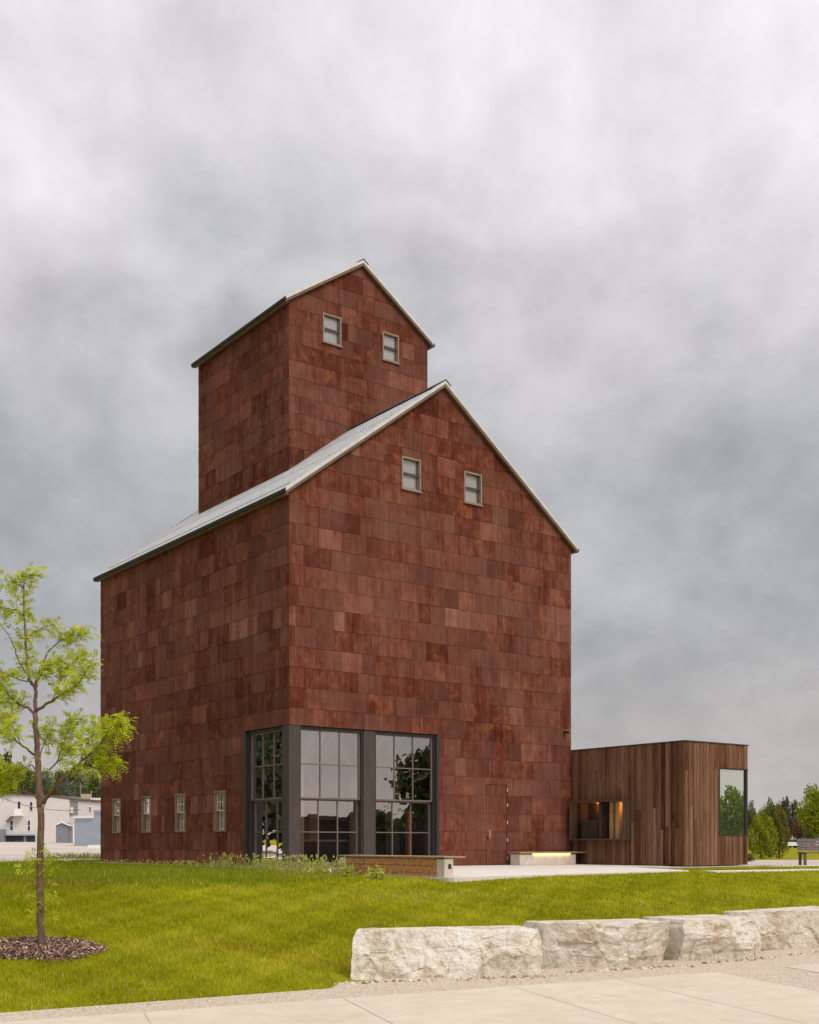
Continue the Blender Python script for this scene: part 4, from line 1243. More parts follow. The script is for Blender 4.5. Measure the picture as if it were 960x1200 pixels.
def make_grass():
    rs = np.random.RandomState(3)
    plaza = [W(*p) for p in PLAZA]; paths = [[W(*p) for p in q] for q in PATHS]
    bl = [W(*p) for p in ((-.05, -.05), (A + .05, -.05), (A + .05, B + .05), (-.05, B + .05))]
    an = [W(*p) for p in ((9.4, -5.1), (14.1, -5.1), (14.1, .5), (10.9, .5), (10.9, -4.2), (9.4, -4.2))]
    lot = [(-60, 41), (-30, 42.2), (-15.2, 43.2), (-13.6, 45.6), (-12.9, 47.8), (-11.0, 50.0), (-11, 90), (-60, 90)]
    allv, allc = [], []
    for (y0, y1, dens, hmin, hmax, wid) in ((9.5, 15, 3000, .03, .065, .005), (15, 20, 2100, .035, .075, .006), (20, 27, 1300, .025, .06, .009), (27, 36, 750, .02, .045, .013), (36, 50, 320, .02, .05, .022)):
        def span(y): return .352 * y + .6
        area = (y1 - y0) * 2 * (span((y0 + y1) / 2) + 1.2); n = int(area * dens)
        y = rs.uniform(y0, y1, n); x = rs.uniform(-1, 1.0, n) * (span(y) + 1.2) + 1.6
        d = (y - np.interp(x, EX, EY)) * .87
        jag = .04 * fbm(x, y, 5.0, 9)
        k = d > .02 + jag
        for pl_ in [plaza, bl, an, lot] + paths: k &= ~in_poly(x, y, pl_)
        k &= ~((x > 8.5) & (y > 40))
        rr = np.hypot(x - MUX, (y - MUY) * 1.02); k &= rr > .66 + .06 * fbm(x, y, 7, 5)
        # boulder footprints
        for (p0, p1) in (((-.70, 13.14), (1.72, 13.86)), ((1.8, 14.1), (3.6, 15.0)), ((3.7, 15.2), (5.1, 16.2)), ((5.2, 16.4), (7.1, 17.9))):
            dx, dy = p1[0] - p0[0], p1[1] - p0[1]; L = math.hypot(dx, dy); ux, uy = dx / L, dy / L
            s = (x - p0[0]) * ux + (y - p0[1]) * uy; t = -(x - p0[0]) * uy + (y - p0[1]) * ux
            k &= ~((s > -.03) & (s < L + .03) & (t > -.25) & (t < .9))
        thin = fbm(x, y, 1.1, 21); k &= rs.rand(n) < np.clip(1.05 + .35 * thin, .45, 1)
        x, y, d = x[k], y[k], d[k]; n = len(x)
        z = ground(x, y) - .005
        crest = sstep((d - 8.3) / 1.6)                       # unmown strip above the slope
        a_, b_ = AB(x, y)
        leftish = sstep((1.0 - x) / 6.0)
        big = fbm(x, y, .55, 31); med = fbm(x, y, 2.6, 33)
        h = rs.uniform(hmin, hmax, n) * (1 + .25 * med) * np.where(rs.rand(n) < .05, 1.7, 1.0) * (1 + 1.3 * crest * leftish)
        # colour families: yellow green turf, deeper green in the unmown strip, straw and brown flecks
        c = np.empty((n, 3)); base1 = np.array([.335, .325, .007]); base2 = np.array([.45, .405, .028]); dark = np.array([.23, .235, .005]); deep = np.array([.17, .215, .007]); straw = np.array([.55, .43, .12]); brown = np.array([.30, .17, .02])
        fin = fbm(x, y, 8.0, 37); t = np.clip(.5 + .42 * big + .34 * med + .22 * fin + rs.normal(0, .2, n), 0, 1)[:, None]
        c = dark * (1 - np.clip(t * 2, 0, 1)) + base1 * np.clip(t * 2, 0, 1); c = np.where(t > .5, base1 * (1 - (t - .5) * 2) + base2 * (t - .5) * 2, c)
        c = c * (1 - (crest * leftish)[:, None] * .8) + deep * ((crest * leftish)[:, None] * .8)
        sm = (rs.rand(n) < .05 + .12 * np.clip(thin[k] * -1, 0, 1))[:, None]; c = np.where(sm, straw * rs.uniform(.6, 1.1, (n, 1)), c)
        bp = 1.2 * np.exp(-(((x + 7.4) / 1.7) ** 2 + ((y - 20.8) / .8) ** 2)) + .55 * np.exp(-(((x + 2.2) / .8) ** 2 + ((y - 15.3) / .45) ** 2)) + .5 * np.exp(-(((x + .9) / .6) ** 2 + ((y - 14.6) / .4) ** 2))
        bm_ = (rs.rand(n) < bp * .75)[:, None]; c = np.where(bm_, brown * rs.uniform(.7, 1.4, (n, 1)), c)
        gm = (rs.rand(n) < .25)[:, None]; c = np.where(gm, c * np.array([.78, .98, 1.0]), c); c *= 1.15 * rs.uniform(.72, 1.28, (n, 1)) * (1 + .16 * fbm(x, y, 1.7, 41) + .14 * fin)[:, None]
        th = rs.uniform(0, 2 * math.pi, n); lean = rs.uniform(.1, .75, n) * h; la = rs.uniform(0, 2 * math.pi, n)
        w = wid * rs.uniform(.7, 1.3, n)
        v = np.empty((n, 3, 3)); v[:, 0] = np.stack([x - np.cos(th) * w, y - np.sin(th) * w, z], 1); v[:, 1] = np.stack([x + np.cos(th) * w, y + np.sin(th) * w, z], 1)
        v[:, 2] = np.stack([x + lean * np.cos(la), y + lean * np.sin(la), z + h], 1)
        allv.append(v.reshape(-1, 3)); allc.append(c)
    v = np.concatenate(allv); c = np.concatenate(allc); f = np.arange(len(v)).reshape(-1, 3)
    tag(np_mesh('grass', v, f, c, 'grass_blades'), 'yellow green lawn grass sloping up to the plaza', 'grass', kind='stuff')
make_grass()


def make_weeds():
    rs = np.random.RandomState(8); V_, C_ = [], []
    def blades(x, y, h, w, c, lean=.5):
        n = len(x); z = ground(x, y) - .01; th = rs.uniform(0, 6.28, n); la = rs.uniform(0, 6.28, n); l = rs.uniform(.05, lean, n) * h
        v = np.empty((n, 3, 3)); v[:, 0] = np.stack([x - np.cos(th) * w, y - np.sin(th) * w, z], 1); v[:, 1] = np.stack([x + np.cos(th) * w, y + np.sin(th) * w, z], 1); v[:, 2] = np.stack([x + l * np.cos(la), y + l * np.sin(la), z + h], 1)
        V_.append(v.reshape(-1, 3)); C_.append(c)
    # fringe of seeding grasses along the side wall and the glazed corner
    n = 5200; b = rs.uniform(-6.5, 13.4, n); a = -.62 - np.clip(-b, 0, 5.5) * .22 - np.abs(rs.normal(0, .45, n))
    clump = fbm(b, a, 2.2, 3); k = rs.rand(n) < np.clip(.25 + .75 * clump + .25 * (b < 3), .05, 1); a, b = a[k], b[k]; n = len(a)
    p = C0[None] + a[:, None] * U + b[:, None] * V; h = rs.uniform(.08, .42, n) * np.where(b < 2.6, 1.1, .5)
    t = rs.rand(n); blades(p[:, 0], p[:, 1], h, .008 + .006 * rs.rand(n), np.stack([t * .6 + .2] * 3, 1), .6)
    # seed heads: small quads as triangles at blade tips
    m = n // 3; x, y = p[:m, 0], p[:m, 1]; z = ground(x, y) + h[:m]
    s = rs.uniform(.012, .03, m); v = np.empty((m, 3, 3)); v[:, 0] = np.stack([x - s, y, z - s], 1); v[:, 1] = np.stack([x + s, y + .01, z - s * .5], 1); v[:, 2] = np.stack([x, y - .01, z + s * 1.6], 1)
    V_.append(v.reshape(-1, 3)); C_.append(np.full((m, 3), .97))
    # long tufts in the unmown strip below the glass
    n = 4200; x = rs.uniform(-8, .6, n); y = rs.uniform(20.5, 31, n); k = rs.rand(n) < np.clip(.55 * fbm(x, y, .9, 14) + .12, 0, 1) * np.clip((x + 8) / 4, .15, 1); x, y = x[k], y[k]
    a_, b_ = AB(x, y); k = (a_ < -2.1); x, y = x[k], y[k]; n = len(x)
    blades(x, y, rs.uniform(.12, .30, n), .007 + .006 * rs.rand(n), np.stack([rs.uniform(.1, .7, n)] * 3, 1), .5)
    # patch by the parking lot
    n = 2600; x = rs.uniform(-16.5, -12.4, n); y = rs.normal(54.5, 1.2, n); k = rs.rand(n) < .3 + .6 * fbm(x, y, 1.5, 4); x, y = x[k], y[k]; n = len(x)
    blades(x, y, rs.uniform(.1, .4, n), np.full(n, .03), np.stack([rs.uniform(.0, .7, n)] * 3, 1), .8)
    # sprigs along the lot edge
    n = 900; x = rs.uniform(-16.5, -12.5, n); y = np.interp(x, [-16.5, -15.2, -13.6, -12.5], [43.0, 43.1, 45.4, 48.0]) - np.abs(rs.normal(0, .35, n)); k = rs.rand(n) < .2 + .8 * fbm(x, y, 2.5, 6); x, y = x[k], y[k]; n = len(x)
    blades(x, y, rs.uniform(.1, .34, n), np.full(n, .014), np.stack([rs.uniform(.0, .7, n)] * 3, 1), .6)
    v = np.concatenate(V_); c = np.concatenate(C_)
    tag(np_mesh('weeds', v, np.arange(len(v)).reshape(-1, 3), c, 'weed_leaf'), 'seeding wild grasses and weeds along the wall foot', 'weeds', kind='stuff')
make_weeds()


def perennial(px, Y, h, w, seed, label, m='perennial_leaf'):
    p = at(px, 1000, Y); z = float(ground(p.x, p.y)); rnd = random.Random(seed)
    r = empty('leafy_plant', (p.x, p.y, z), 0, label=label, cat='plant', group='leafy plants by the timber bench')
    st = MB(); V_, F_, C_ = [], [], []
    for _ in range(int(17 * w / .4)):
        a = rnd.uniform(0, 6.28); rr = rnd.random() ** .7 * w; hh = h * rnd.uniform(.6, 1.05) * (1 - .45 * (rr / w) ** 2)
        tip = Vector((math.cos(a) * rr, math.sin(a) * rr, hh)); b = Vector((math.cos(a) * rr * .35, math.sin(a) * rr * .35, -.02))
        st.tube([b, b.lerp(tip, .5) + Vector((0, 0, .02)), tip], [.006, .005, .003], 'weed_leaf', 4, (.3, .3, .3))
        for k in range(16):
            t = rnd.uniform(.2, 1.05); c = b.lerp(tip, t); d = Vector((rnd.gauss(0, 1), rnd.gauss(0, 1), rnd.gauss(.25, .6))).normalized(); s = d.cross(Vector((rnd.gauss(0, 1), rnd.gauss(0, 1), 1))).normalized()
            L = rnd.uniform(.05, .10); i = len(V_); V_.extend([c, c + d * L * .5 - s * L * .22, c + d * L, c + d * L * .5 + s * L * .22]); F_.append((i, i + 1, i + 2, i + 3)); tt = min(1, max(0, rnd.gauss(.35 + .3 * t, .18))); C_.append((tt,) * 3)
    st.build('stems', r); np_mesh('foliage', np.array([tuple(v) for v in V_]), np.array(F_), np.array(C_), m, r)
perennial(370, 25.6, .40, .30, 1, 'yellow green leafy plant, leftmost of those before the glazed corner')
perennial(403, 25.0, .40, .34, 2, 'yellow green leafy plant at the far end of the timber bench')
perennial(443, 24.0, .34, .28, 3, 'yellow green leafy plant against the middle of the timber bench')


# ------------------------------------------------------------------ background trees
def crown_mesh(seed, kind, nleaf, leaf):
    """unit crown: centre at origin, about radius 1; returns arrays"""
    rs = np.random.RandomState(seed)
    if kind == 'egg':
        d = rs.normal(0, 1, (nleaf, 3)); d /= np.linalg.norm(d, axis=1)[:, None]; rr = rs.rand(nleaf, 1) ** .3; bum = 1 + .16 * np.sin(d[:, :1] * 7 + 1) * np.cos(d[:, 2:] * 6) + .12 * np.sin(d[:, 1:2] * 9)
        c = d * rr * bum * .95; c[:, :2] *= (1.08 - .28 * c[:, 2:]); tone = .5 + .22 * np.sin(c[:, 0] * 6 + c[:, 2] * 5) + rs.normal(0, .15, nleaf)
    elif kind == 'ragged':
        t = rs.rand(nleaf) ** .75; k = rs.randint(0, 14, nleaf); ang = k * 2.4 + rs.normal(0, .35, nleaf); lev = np.clip(k / 14 + rs.normal(0, .05, nleaf), 0, 1); t = .25 * t + .75 * lev; rad = (.16 + .75 * np.sqrt(t)) * rs.rand(nleaf) ** .7; c = np.stack([rad * np.cos(ang), rad * np.sin(ang), 1 - 2 * t], 1); tone = .4 + .4 * rs.rand(nleaf)
    elif kind == 'cone':
        t = rs.rand(nleaf) ** .62; ang = rs.uniform(0, 6.28, nleaf); rad = (.10 + .9 * t) * np.sqrt(rs.uniform(.35, 1, nleaf)) * (1 + .18 * np.sin(t * 38) + .12 * np.sin(ang * 5)); c = np.stack([rad * np.cos(ang), rad * np.sin(ang), 1 - 2 * t], 1); tone = .35 + .4 * rs.rand(nleaf)
    else:
        nc = 42 if kind == 'round' else 30
        cc = rs.normal(0, 1, (nc, 3)); cc /= np.linalg.norm(cc, axis=1)[:, None]; cc *= (rs.rand(nc, 1) ** .4) * .72; cc[:, 2] *= .95
        if kind == 'wide': cc[:, 2] *= .6
        cr = rs.uniform(.18, .36, nc); ct = rs.uniform(-.22, .22, nc)
        k = rs.randint(0, nc, nleaf); d = rs.normal(0, 1, (nleaf, 3)); d /= np.linalg.norm(d, axis=1)[:, None]
        c = cc[k] + d * (cr[k] * rs.rand(nleaf) ** .45)[:, None]; tone = .5 + ct[k] + rs.normal(0, .13, nleaf)
    a = rs.normal(0, 1, (nleaf, 3)); a /= np.linalg.norm(a, axis=1)[:, None]; b = np.cross(a, rs.normal(0, 1, (nleaf, 3))); b /= np.linalg.norm(b, axis=1)[:, None]
    s = leaf * rs.uniform(.6, 1.4, (nleaf, 1)); v = np.stack([c - a * s, c - b * s * .6, c + a * s, c + b * s * .6], 1).reshape(-1, 3)
    f = np.arange(nleaf * 4).reshape(-1, 4); return v, f, np.stack([np.clip(tone, 0, 1)] * 3, 1)


def tree(name, loc, height, width, kind, m, seed, label, group=None, nleaf=2600, leaf=.07, clear=.18):
    r = empty(name, loc, 0, label=label, cat='shrub' if 'shrub' in name or 'bush' in name else 'tree', group=group)
    v, f, c = crown_mesh(seed, kind, nleaf, leaf)
    ch = height * (1 - clear)
    v = v * np.array([width / 2, width / 2, ch / 2]) + np.array([0, 0, height * clear + ch / 2])
    v[:, 2] = np.maximum(v[:, 2], .03)
    np_mesh('crown', v, f, c, m, r)
    rnd = random.Random(seed); q = MB(); rt = max(.03, height * .018)
    q.tube([(0, 0, -.1), (0, 0, height * .25), (rnd.uniform(-.1, .1), 0, height * .55), (0, 0, height * .85)], [rt, rt * .8, rt * .5, rt * .15], 'far_bark', 7)
    for k in range(6):
        a = rnd.uniform(0, 6.28); z0 = height * rnd.uniform(.2, .5); q.tube([(0, 0, z0), (math.cos(a) * width * .2, math.sin(a) * width * .2, z0 + height * .15), (math.cos(a) * width * .36, math.sin(a) * width * .36, z0 + height * .25)], [rt * .45, rt * .3, rt * .1], 'far_bark', 5)
    q.build('trunk', r)
    return r


def tree_px(name, x0, x1, ytop, Y, kind, m, seed, label, group=None, ybase=None, **kw):
    p = at((x0 + x1) / 2, ytop, Y); z = float(ground(p.x, p.y))
    if ybase is not None: z = at(0, ybase, Y).z
    return tree(name, (p.x, p.y, z), p.z - z, (x1 - x0) / FPX * Y, kind, m, seed, label, group, **kw)


# right: planted shrubs and street trees
tree_px('bush', 876, 909, 951, 60, 'egg', 'bright_leaf', 101, 'bright green rounded bush next to the annex window corner', 'shrubs beyond the annex', nleaf=6500, leaf=.05, clear=.0)
tree_px('bush', 888, 916, 938, 66, 'egg', 'mid_leaf', 102, 'taller mid green bush behind the bright rounded one', 'shrubs beyond the annex', nleaf=6000, leaf=.05, clear=.0)
tree_px('evergreen_shrub', 902, 924, 944, 62, 'egg', 'olive_leaf', 103, 'olive green conical evergreen shrub at the side of the bright bush', 'shrubs beyond the annex', nleaf=3800, leaf=.06, clear=.0)
tree_px('low_bush', 872, 884, 1000, 50, 'egg', 'dark_leaf', 104, 'small dark clipped bush at the annex foot', None, nleaf=900, leaf=.1, clear=.0)
tree_px('leafy_tree', 932, 990, 915, 88, 'round', 'bright_leaf', 105, 'big yellow green leafy tree at the edge of view', None, nleaf=7000, leaf=.045, clear=.12)
tree_px('purple_tree', 908, 936, 955, 150, 'round', 'purple_leaf', 106, 'dark purple leaved tree behind the parked white car', None, nleaf=2200, leaf=.07)
tree_px('russet_tree', 924, 950, 950, 130, 'round', 'russet_leaf', 107, 'reddish brown leaved tree beside the purple tree', None, nleaf=2600, leaf=.06, clear=.06)
tree_px('conifer', 911, 930, 933, 210, 'ragged', 'conifer_leaf', 108, 'taller dark pointed conifer on the skyline', 'skyline conifers', nleaf=1400, leaf=.08)
tree_px('conifer', 920, 941, 937, 212, 'ragged', 'conifer_leaf', 109, 'shorter dark pointed conifer beside the taller one', 'skyline conifers', nleaf=1400, leaf=.08)
tree_px('skyline_tree', 898, 926, 934, 330, 'round', 'grey_leaf', 110, 'grey green hazy tree on the skyline above the bushes', 'hazy skyline trees', nleaf=1500, leaf=.08)
tree_px('skyline_tree', 868, 890, 935, 260, 'round', 'grey_leaf', 111, 'grey green hazy tree just past the annex roof corner', 'hazy skyline trees', nleaf=1500, leaf=.08)
tree_px('skyline_tree', 926, 962, 937, 300, 'wide', 'grey_leaf', 112, 'broad grey green tree behind the conifers', 'hazy skyline trees', nleaf=2200, leaf=.07)
tree_px('leafy_tree', 870, 886, 942, 140, 'round', 'mid_leaf', 113, 'small mid green tree glimpsed between annex and bushes', None, nleaf=1500, leaf=.08)
tree_px('leafy_tree', 940, 962, 960, 120, 'round', 'mid_leaf', 114, 'mid green tree low behind the slatted park bench', None, nleaf=2000, leaf=.07, clear=.05)

for i, (x0, x1, yt, Y, m, lab) in enumerate(((884, 902, 941, 240, 'grey_leaf', 'small grey green tree between the hazy one and the annex'), (906, 926, 944, 180, 'mid_leaf', 'mid green tree under the taller conifer'), (934, 958, 940, 190, 'grey_leaf', 'grey green tree right under the shorter conifer'), (948, 985, 945, 160, 'mid_leaf', 'mid green tree behind the big yellow green one'))):
    tree_px('skyline_tree', x0, x1, yt, Y, 'round', m, 120 + i, lab, 'hazy skyline trees', nleaf=3000, leaf=.06, clear=.02)

# left: wooded slope behind the white houses
hill_spec = [(-14, 22, 868, 200, 'dark_leaf', 'dark tree with the highest crown on the wooded slope'), (14, 46, 884, 215, 'dark_leaf', 'dark tree just right of the highest crown on the slope'),
             (36, 66, 896, 230, 'grey_leaf', 'grey green tree behind the young tree trunk'), (56, 84, 893, 240, 'mid_leaf', 'mid green tree above the join of the white houses'),
             (74, 102, 891, 235, 'grey_leaf', 'grey green tree above the porch of the white house'), (94, 124, 894, 245, 'mid_leaf', 'mid green tree touching the rusted wall edge'),
             (2, 30, 898, 185, 'mid_leaf', 'lower mid green tree over the nearer white roof'), (28, 54, 906, 188, 'dark_leaf', 'low dark tree peeping over the white roofs'),
             (104, 128, 913, 190, 'dark_leaf', 'low dark tree behind the tan chimney'), (64, 90, 908, 195, 'grey_leaf', 'pale tree low behind the farther white roof'), (84, 108, 907, 200, 'mid_leaf', 'rounded green tree low behind the tan chimney'),
             (48, 72, 912, 192, 'mid_leaf', 'small green tree right behind the house wall corner'), (-20, 6, 905, 190, 'dark_leaf', 'dark tree cut by the frame edge over the white house'), (116, 146, 900, 210, 'grey_leaf', 'grey green tree mostly hidden by the rusted tower')]
for i, (x0, x1, yt, Y, m, lab) in enumerate(hill_spec):
    tree_px('slope_tree', x0 - 7, x1 + 7, yt, Y, 'round', m, 200 + i, lab, 'trees on the wooded slope', nleaf=5200, leaf=.05, clear=.0)


# trees across the street to the right of the camera: they show only as reflections in the glass
def street_side():
    for i, (x, y, h, w, kind) in enumerate(((47.8, 22.8, 9.0, 7.6, 'round'), (53, 30, 8.0, 7.5, 'round'), (56, 16.5, 4.6, 6, 'wide'), (27, -4, 8, 6.5, 'round'), (44, 3, 6, 7, 'round'))):
        tree('roadside_tree', (x, y, float(ground(x, y))), h, w, kind, 'mid_leaf' if i % 2 else 'dark_leaf', 300 + i,
             ['broad dark street tree reflected in the second glazed bay', 'lower green street tree reflected beside the broad one', 'wide low dark street tree far across the street', 'green street tree nearest the pavement across the street', 'dark street tree beyond the nearest one across the street'][i], 'street trees across the road', nleaf=2600, leaf=.085, clear=.2)
street_side()


def surroundings():
    for i, (x, y, h, w) in enumerate(((-42, 47, 12, 10), (-52, 58, 13, 11), (-66, 50, 12, 12), (-36, 62, 9, 8), (-58, 53, 11, 12))):  # last tree is added out of view to cover a bright spot in the side glass
        tree('roadside_tree', (x, y, float(ground(x, y))), h, w, 'egg', 'shade_leaf', 330 + i, ['tall dark tree beside the parking lot, nearest the lawn', 'tallest dark tree deep in the parking lot', 'broad dark tree at the outer side of the lot', 'small dark tree toward the white houses', 'unseen bushy dark tree added to close a bright gap in the glass reflection'][i], 'trees beside the parking lot', nleaf=3500, leaf=.08, clear=.03)
    tree('roadside_tree', (55.2, 36, float(ground(55.2, 36))), 5.6, 3.6, 'round', 'bright_leaf', 340, 'small green tree reflected in the annex corner window', nleaf=3000, leaf=.07, clear=.05)
    r = empty('reflection_shop', (63, 20, float(ground(63, 20))), R(-90), label='long low dark brick shop added unseen across the street to darken reflections', cat='building')  # unseen, added so the glazing has a dark band to reflect
    q = MB(); q.box((-16, 0, -.5), (26, 9, 3.6), 'dark_brick'); q.build('wall', r)
    q = MB(); q.box((-16.3, -.3, 3.6), (26.3, 9.3, 3.95), 'dark_roofing'); q.build('roof', r)
    for k in range(7):
        q = MB(); q.box((-14 + k * 5.6, -.06, .7), (-10.6 + k * 5.6, -.003, 2.7), 'garage_dark'); q.build('window', r)
surroundings()


# ------------------------------------------------------------------ houses behind the lot
def hbox(mb, x0, x1, ytop, ybot, Y, dep, m, yt2=None):
    a, b = at(x0, ybot, Y), at(x1, ybot, Y); t0 = at(x0, ytop, Y).z; t1 = at(x1, ytop if yt2 is None else yt2, Y).z
    z0 = a.z - .5
    mb.hexa([(a.x, Y, z0), (b.x, Y, z0), (b.x, Y + dep, z0), (a.x, Y + dep, z0), (a.x, Y, t0), (b.x, Y, t1), (b.x, Y + dep, t1), (a.x, Y + dep, t0)], m)


def rect(mb, x0, x1, y0, y1, Y, m, out=.06, back=.0):
    a, b = at(x0, y1, Y), at(x1, y0, Y)
    mb.box((a.x, Y - out, a.z), (b.x, Y + back - .003, b.z), m)


def house_window(parent, x0, x1, y0, y1, Y):
    q = MB(); w = (x1 - x0) * .14
    rect(q, x0 - w, x1 + w, y0 - .4, y0, Y, 'white_trim', .07); rect(q, x0 - w, x1 + w, y1, y1 + .5, Y, 'white_trim', .09)
    rect(q, x0 - w, x0, y0, y1, Y, 'white_trim', .068); rect(q, x1, x1 + w, y0, y1, Y, 'white_trim', .068); rect(q, x0, x1, (y0 + y1) / 2 - .25, (y0 + y1) / 2 + .25, Y, 'white_trim', .066)
    f = q.build('window', parent); q = MB(); rect(q, x0, x1, y0, y1, Y, 'garage_dark', .03); q.build('pane', f)


def houses():
    Y = 150
    h = empty('white_house', (at(20, 987, Y).x, Y, at(20, 986.5, Y).z), 0, label='nearer white two storey house with small balcony and dark garage openings', cat='house')
    def fin(q, n, par=None):
        o = q.build(n); o.parent = par or h; o.matrix_parent_inverse = Matrix.Translation(-h.location) if not par else Matrix(); return o
    class HB(MB):
        def build(s, n, parent=None):
            o = MB.build(s, n, None)
            if parent is not None:
                root = parent if parent.parent is None else parent.parent
                o.parent = parent
                o.data.transform(Matrix.Translation(-root.location))
            return o
    global MBH; MBH = HB
    def win(par, *a):
        x0, x1, y0, y1, Yw = a; q = HB(); w = (x1 - x0) * .16
        rect(q, x0 - w, x1 + w, y0 - .5, y0, Yw, 'white_trim', .07); rect(q, x0 - w, x1 + w, y1, y1 + .5, Yw, 'white_trim', .09)
        rect(q, x0 - w, x0, y0, y1, Yw, 'white_trim', .068); rect(q, x1, x1 + w, y0, y1, Yw, 'white_trim', .068); rect(q, x0, x1, (y0 + y1) / 2 - .25, (y0 + y1) / 2 + .25, Yw, 'white_trim', .066)
        f = q.build('window', par); q = HB(); rect(q, x0, x1, y0, y1, Yw, 'garage_dark', .03); q.build('pane', f)
    q = HB(); hbox(q, -60, 44, 928.5, 986.7, Y, 14, 'white_siding', 932.5); q.build('wall', h)
    q = HB(); a, b = at(-60, 928.4, Y - .25), at(44.6, 932.4, Y - .25)
    q.hexa([(a.x, Y - .25, a.z), (b.x, Y - .25, b.z), (b.x, Y + 14, b.z + .3), (a.x, Y + 14, a.z + .3), (a.x, Y - .25, a.z + .14), (b.x, Y - .25, b.z + .14), (b.x, Y + 14, b.z + .5), (a.x, Y + 14, a.z + .5)], 'dark_roofing'); q.build('roof', h)
    for w in ((35.2, 38.4, 940, 950, Y), (12.2, 15.4, 962, 973, Y), (32.8, 35.6, 961.5, 973.5, Y), (-16, -12, 938, 949, Y), (-15, -11, 961, 973, Y)): win(h, *w)
    q = HB(); rect(q, 21, 24, 939.5, 949, Y, 'garage_dark', .02); d = q.build('door', h)
    q = HB(); rect(q, 20, 26.5, 948, 955, Y, 'white_trim', 1.1); rect(q, 16, 28, 955.2, 956.2, Y, 'white_trim', 1.2); q.build('balcony', h)
    q = HB()
    for k in range(6): rect(q, 9 + k * 1.1, 10.1 + k * 1.1, 962 - k * 1.1, 963.4 - k * 1.1, Y, 'porch_grey', .9)
    q.build('awning', h)
    q = HB(); rect(q, 7.5, 41.5, 979.3, 986.6, Y, 'garage_dark', .04); rect(q, 7.5, 41.5, 977.6, 979.2, Y, 'blue_siding', .5); rect(q, 28, 31, 979.3, 986.6, Y, 'porch_grey', .08); q.build('garage_opening', h)
    q = HB(); rect(q, -40, 7.2, 972, 987, Y, 'slate_siding', .9); q.build('side_block', h)

    Y2 = 168
    h2 = empty('white_house', (at(80, 987, Y2).x, Y2, at(80, 986.5, Y2).z), 0, label='farther long white house with recessed grey porch and tan chimney', cat='house')
    q = HB(); hbox(q, 45.5, 150, 934.5, 986.5, Y2, 12, 'white_siding', 942.5); q.build('wall', h2)
    q = HB(); a, b = at(44, 934.4, Y2 - .3), at(150, 942.4, Y2 - .3)
    q.hexa([(a.x, Y2 - .3, a.z), (b.x, Y2 - .3, b.z), (b.x, Y2 + 12, b.z + .2), (a.x, Y2 + 12, a.z + .2), (a.x, Y2 - .3, a.z + .18), (b.x, Y2 - .3, b.z + .18), (b.x, Y2 + 12, b.z + .75), (a.x, Y2 + 12, a.z + .75)], 'dark_roofing'); rf = q.build('roof', h2)
    q = HB(); a, b = at(95, 936, Y2 + 5), at(104, 930.3, Y2 + 5); q.box((a.x, Y2 + 5, a.z - .6), (b.x, Y2 + 6.6, b.z), 'chimney_brick'); q.build('chimney', rf)
    q = HB(); a, b = at(106, 940, Y2 + 3), at(135, 935, Y2 + 3); q.box((a.x, Y2 + 3, a.z - .5), (b.x, Y2 + 5, b.z), 'white_trim'); q.build('roof_box', rf)
    for w in ((64.6, 66.4, 940.3, 951.5, Y2), (73.6, 75.2, 940.8, 951.8, Y2), (104.6, 107, 946, 951, Y2), (58.6, 61, 960, 976, Y2)): win(h2, *w)
    q = HB(); rect(q, 82.5, 91.5, 939.3, 955.5, Y2, 'porch_grey', .03); q.build('porch', h2)
    q = HB(); rect(q, 84, 86, 946, 953, Y2, 'white_trim', .5); q.build('porch_rail', h2)
    q = HB(); rect(q, 53, 66, 975.8, 986.6, Y2, 'grey_block', .9); q.build('foundation', h2)

    Y3 = 140
    s = empty('garden_shed', (at(76, 987, Y3).x, Y3, at(76, 986.7, Y3).z), 0, label='small slate grey shed with peaked roof and white trim before the white house', cat='shed')
    def P(px, py, dy=0): v = at(px, py, Y3); return (v.x, Y3 + dy, v.z)
    q = HB(); F = [P(65.7, 987.2), P(79.8, 987.2), P(79.8, 966.5), P(73, 963.8), P(65.7, 966.5)]; Bk = [P(65.7, 987.2, 3), P(79.8, 987.2, 3), P(79.8, 966.5, 3), P(73, 963.8, 3), P(65.7, 966.5, 3)]
    q.poly(F, 'slate_siding'); q.poly(Bk[::-1], 'slate_siding')
    for i in range(5): q.poly([F[i], Bk[i], Bk[(i + 1) % 5], F[(i + 1) % 5]], 'slate_siding')
    q.box((P(79.9, 987.2)[0], Y3 + .3, P(0, 987.2)[2]), (P(86, 0)[0], Y3 + 2.5, P(0, 967.8)[2]), 'porch_grey'); q.build('wall', s)
    q = HB()
    q.bar(P(65, 966.9, -.08), P(73, 963.6, -.08), .3, .12, 'white_trim'); q.bar(P(73, 963.6, -.08), P(80.5, 966.7, -.08), .3, .12, 'white_trim'); q.bar(P(80.5, 966.9, -.08), P(87, 967.2, -.08), .3, .12, 'white_trim'); q.build('roof_trim', s)

    Y4 = 115
    b = empty('blue_building', (at(100, 992, Y4).x, Y4, at(100, 992, Y4).z), 0, label='blue grey block building with a stepped wall top beside the rusted tower', cat='building')
    q = HB(); hbox(q, 87.5, 110, 958.5, 992, Y4, 9, 'blue_siding', 957.3); hbox(q, 110.05, 150, 950.3, 992, Y4 - .01, 9, 'blue_siding', 950); q.build('wall', b)
    q = HB(); rect(q, 87, 110, 957.0, 958.4, Y4 - .2, 'white_trim', .1); rect(q, 110, 150, 949.3, 950.2, Y4 - .2, 'blue_siding', .1); q.build('coping', b)
    q = HB(); rect(q, 86.2, 87.4, 966.5, 987.5, Y4, 'white_trim', .2, .1); q.build('downpipe', b)
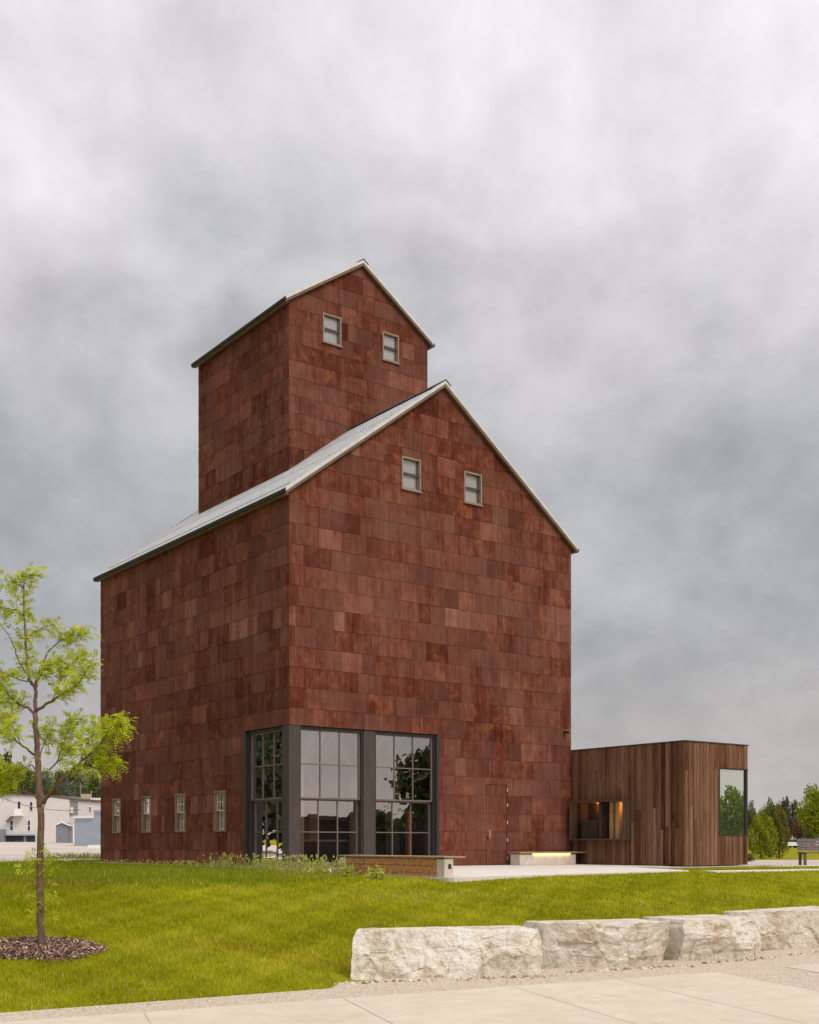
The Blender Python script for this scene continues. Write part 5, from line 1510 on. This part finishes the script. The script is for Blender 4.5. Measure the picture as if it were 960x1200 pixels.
    q = HB(); p0, p1 = at(103, 993.8, 100), at(150, 990.3, 100); q.box((p0.x, 100, p0.z - .2), (p1.x, 100.5, p1.z), 'white_trim')
    o = q.build('concrete_barrier'); tag(o, 'low white concrete barrier before the blue building', 'barrier')
houses()


def utility():
    for (px, ytop, Y, lab) in ((-14, 905, 160, 'wooden utility pole just outside the frame edge'), (94.6, 918, 176, 'thin wooden utility pole behind the tan chimney')):
        p = at(px, ytop, Y); z = float(ground(p.x, p.y)); r = empty('utility_pole', (p.x, p.y, z), 0, label=lab, cat='pole', group='utility poles')
        q = MB(); q.tube([(0, 0, -.3), (0, 0, p.z - z)], [.15, .11], 'pole_wood', 8); q.build('post', r)
        q = MB(); q.box((-.9, -.06, p.z - z - .5), (.9, .06, p.z - z - .38), 'pole_wood'); q.build('crossarm', r)
    for k, (y0, y1, lab) in enumerate(((926, 929, 'upper thin overhead wire above the white roofs'), (942, 949, 'lower thin overhead wire sagging past the white house'))):
        a, b = at(-14, y0 - 14, 146), at(94.6, y1 - (0 if k else 8), 146 if k else 175); q = MB(); pts = []
        for i in range(13):
            t = i / 12; p = a.lerp(b, t); p.z -= .9 * 4 * t * (1 - t) * (.9 if k else .5); pts.append(p)
        q.tube(pts, [.03] * 13, 'black_metal', 4); tag(q.build('overhead_wire'), lab, 'wire', 'overhead wires')
utility()


# ------------------------------------------------------------------ parked cars far off to the right
def car(px, Y, paint, label, yaw):
    p = at(px, 990, Y); z = float(ground(p.x, p.y)); r = empty('parked_car', (p.x, p.y, z), yaw, label=label, cat='car', group='cars parked beyond the bushes')
    q = MB(); prof = [(-2.2, .35), (2.2, .35), (2.2, .75), (1.3, .92), (.6, 1.42), (-1.2, 1.45), (-2.0, .98), (-2.2, .9)]
    for y, s in ((-.85, 1), (.85, -1)): q.poly([(x, y, zz) for x, zz in (prof if s > 0 else prof[::-1])], paint)
    for i in range(8):
        (x0, z0), (x1, z1) = prof[i], prof[(i + 1) % 8]; q.poly([(x0, -.85, z0), (x0, .85, z0), (x1, .85, z1), (x1, -.85, z1)], paint)
    q.build('body', r)
    q = MB(); g = [(1.15, .95), (.55, 1.36), (-1.1, 1.38), (-1.75, .98)]
    q.poly([(x, -.86, zz) for x, zz in g], 'garage_dark'); q.poly([(x, .86, zz) for x, zz in g[::-1]], 'garage_dark'); q.poly([(1.28, -.7, .95), (1.28, .7, .95), (.66, .7, 1.38), (.66, -.7, 1.38)], 'garage_dark'); q.build('side_window', r)
    for x in (-1.4, 1.4):
        for y in (-.88, .88):
            q = MB(); q.tube([(x, y - .1, .32), (x, y + .1, .32)], [.32, .32], 'tyre_rubber', 12); q.build('wheel', r)
car(925.5, 190, 'car_white', 'pale parked car beside the conical evergreen shrub', R(12))
car(950, 175, 'car_white', 'pale parked car glimpsed over the slatted park bench', R(80))
car(938, 200, 'car_red', 'dull red brown parked car between two pale cars', R(20))
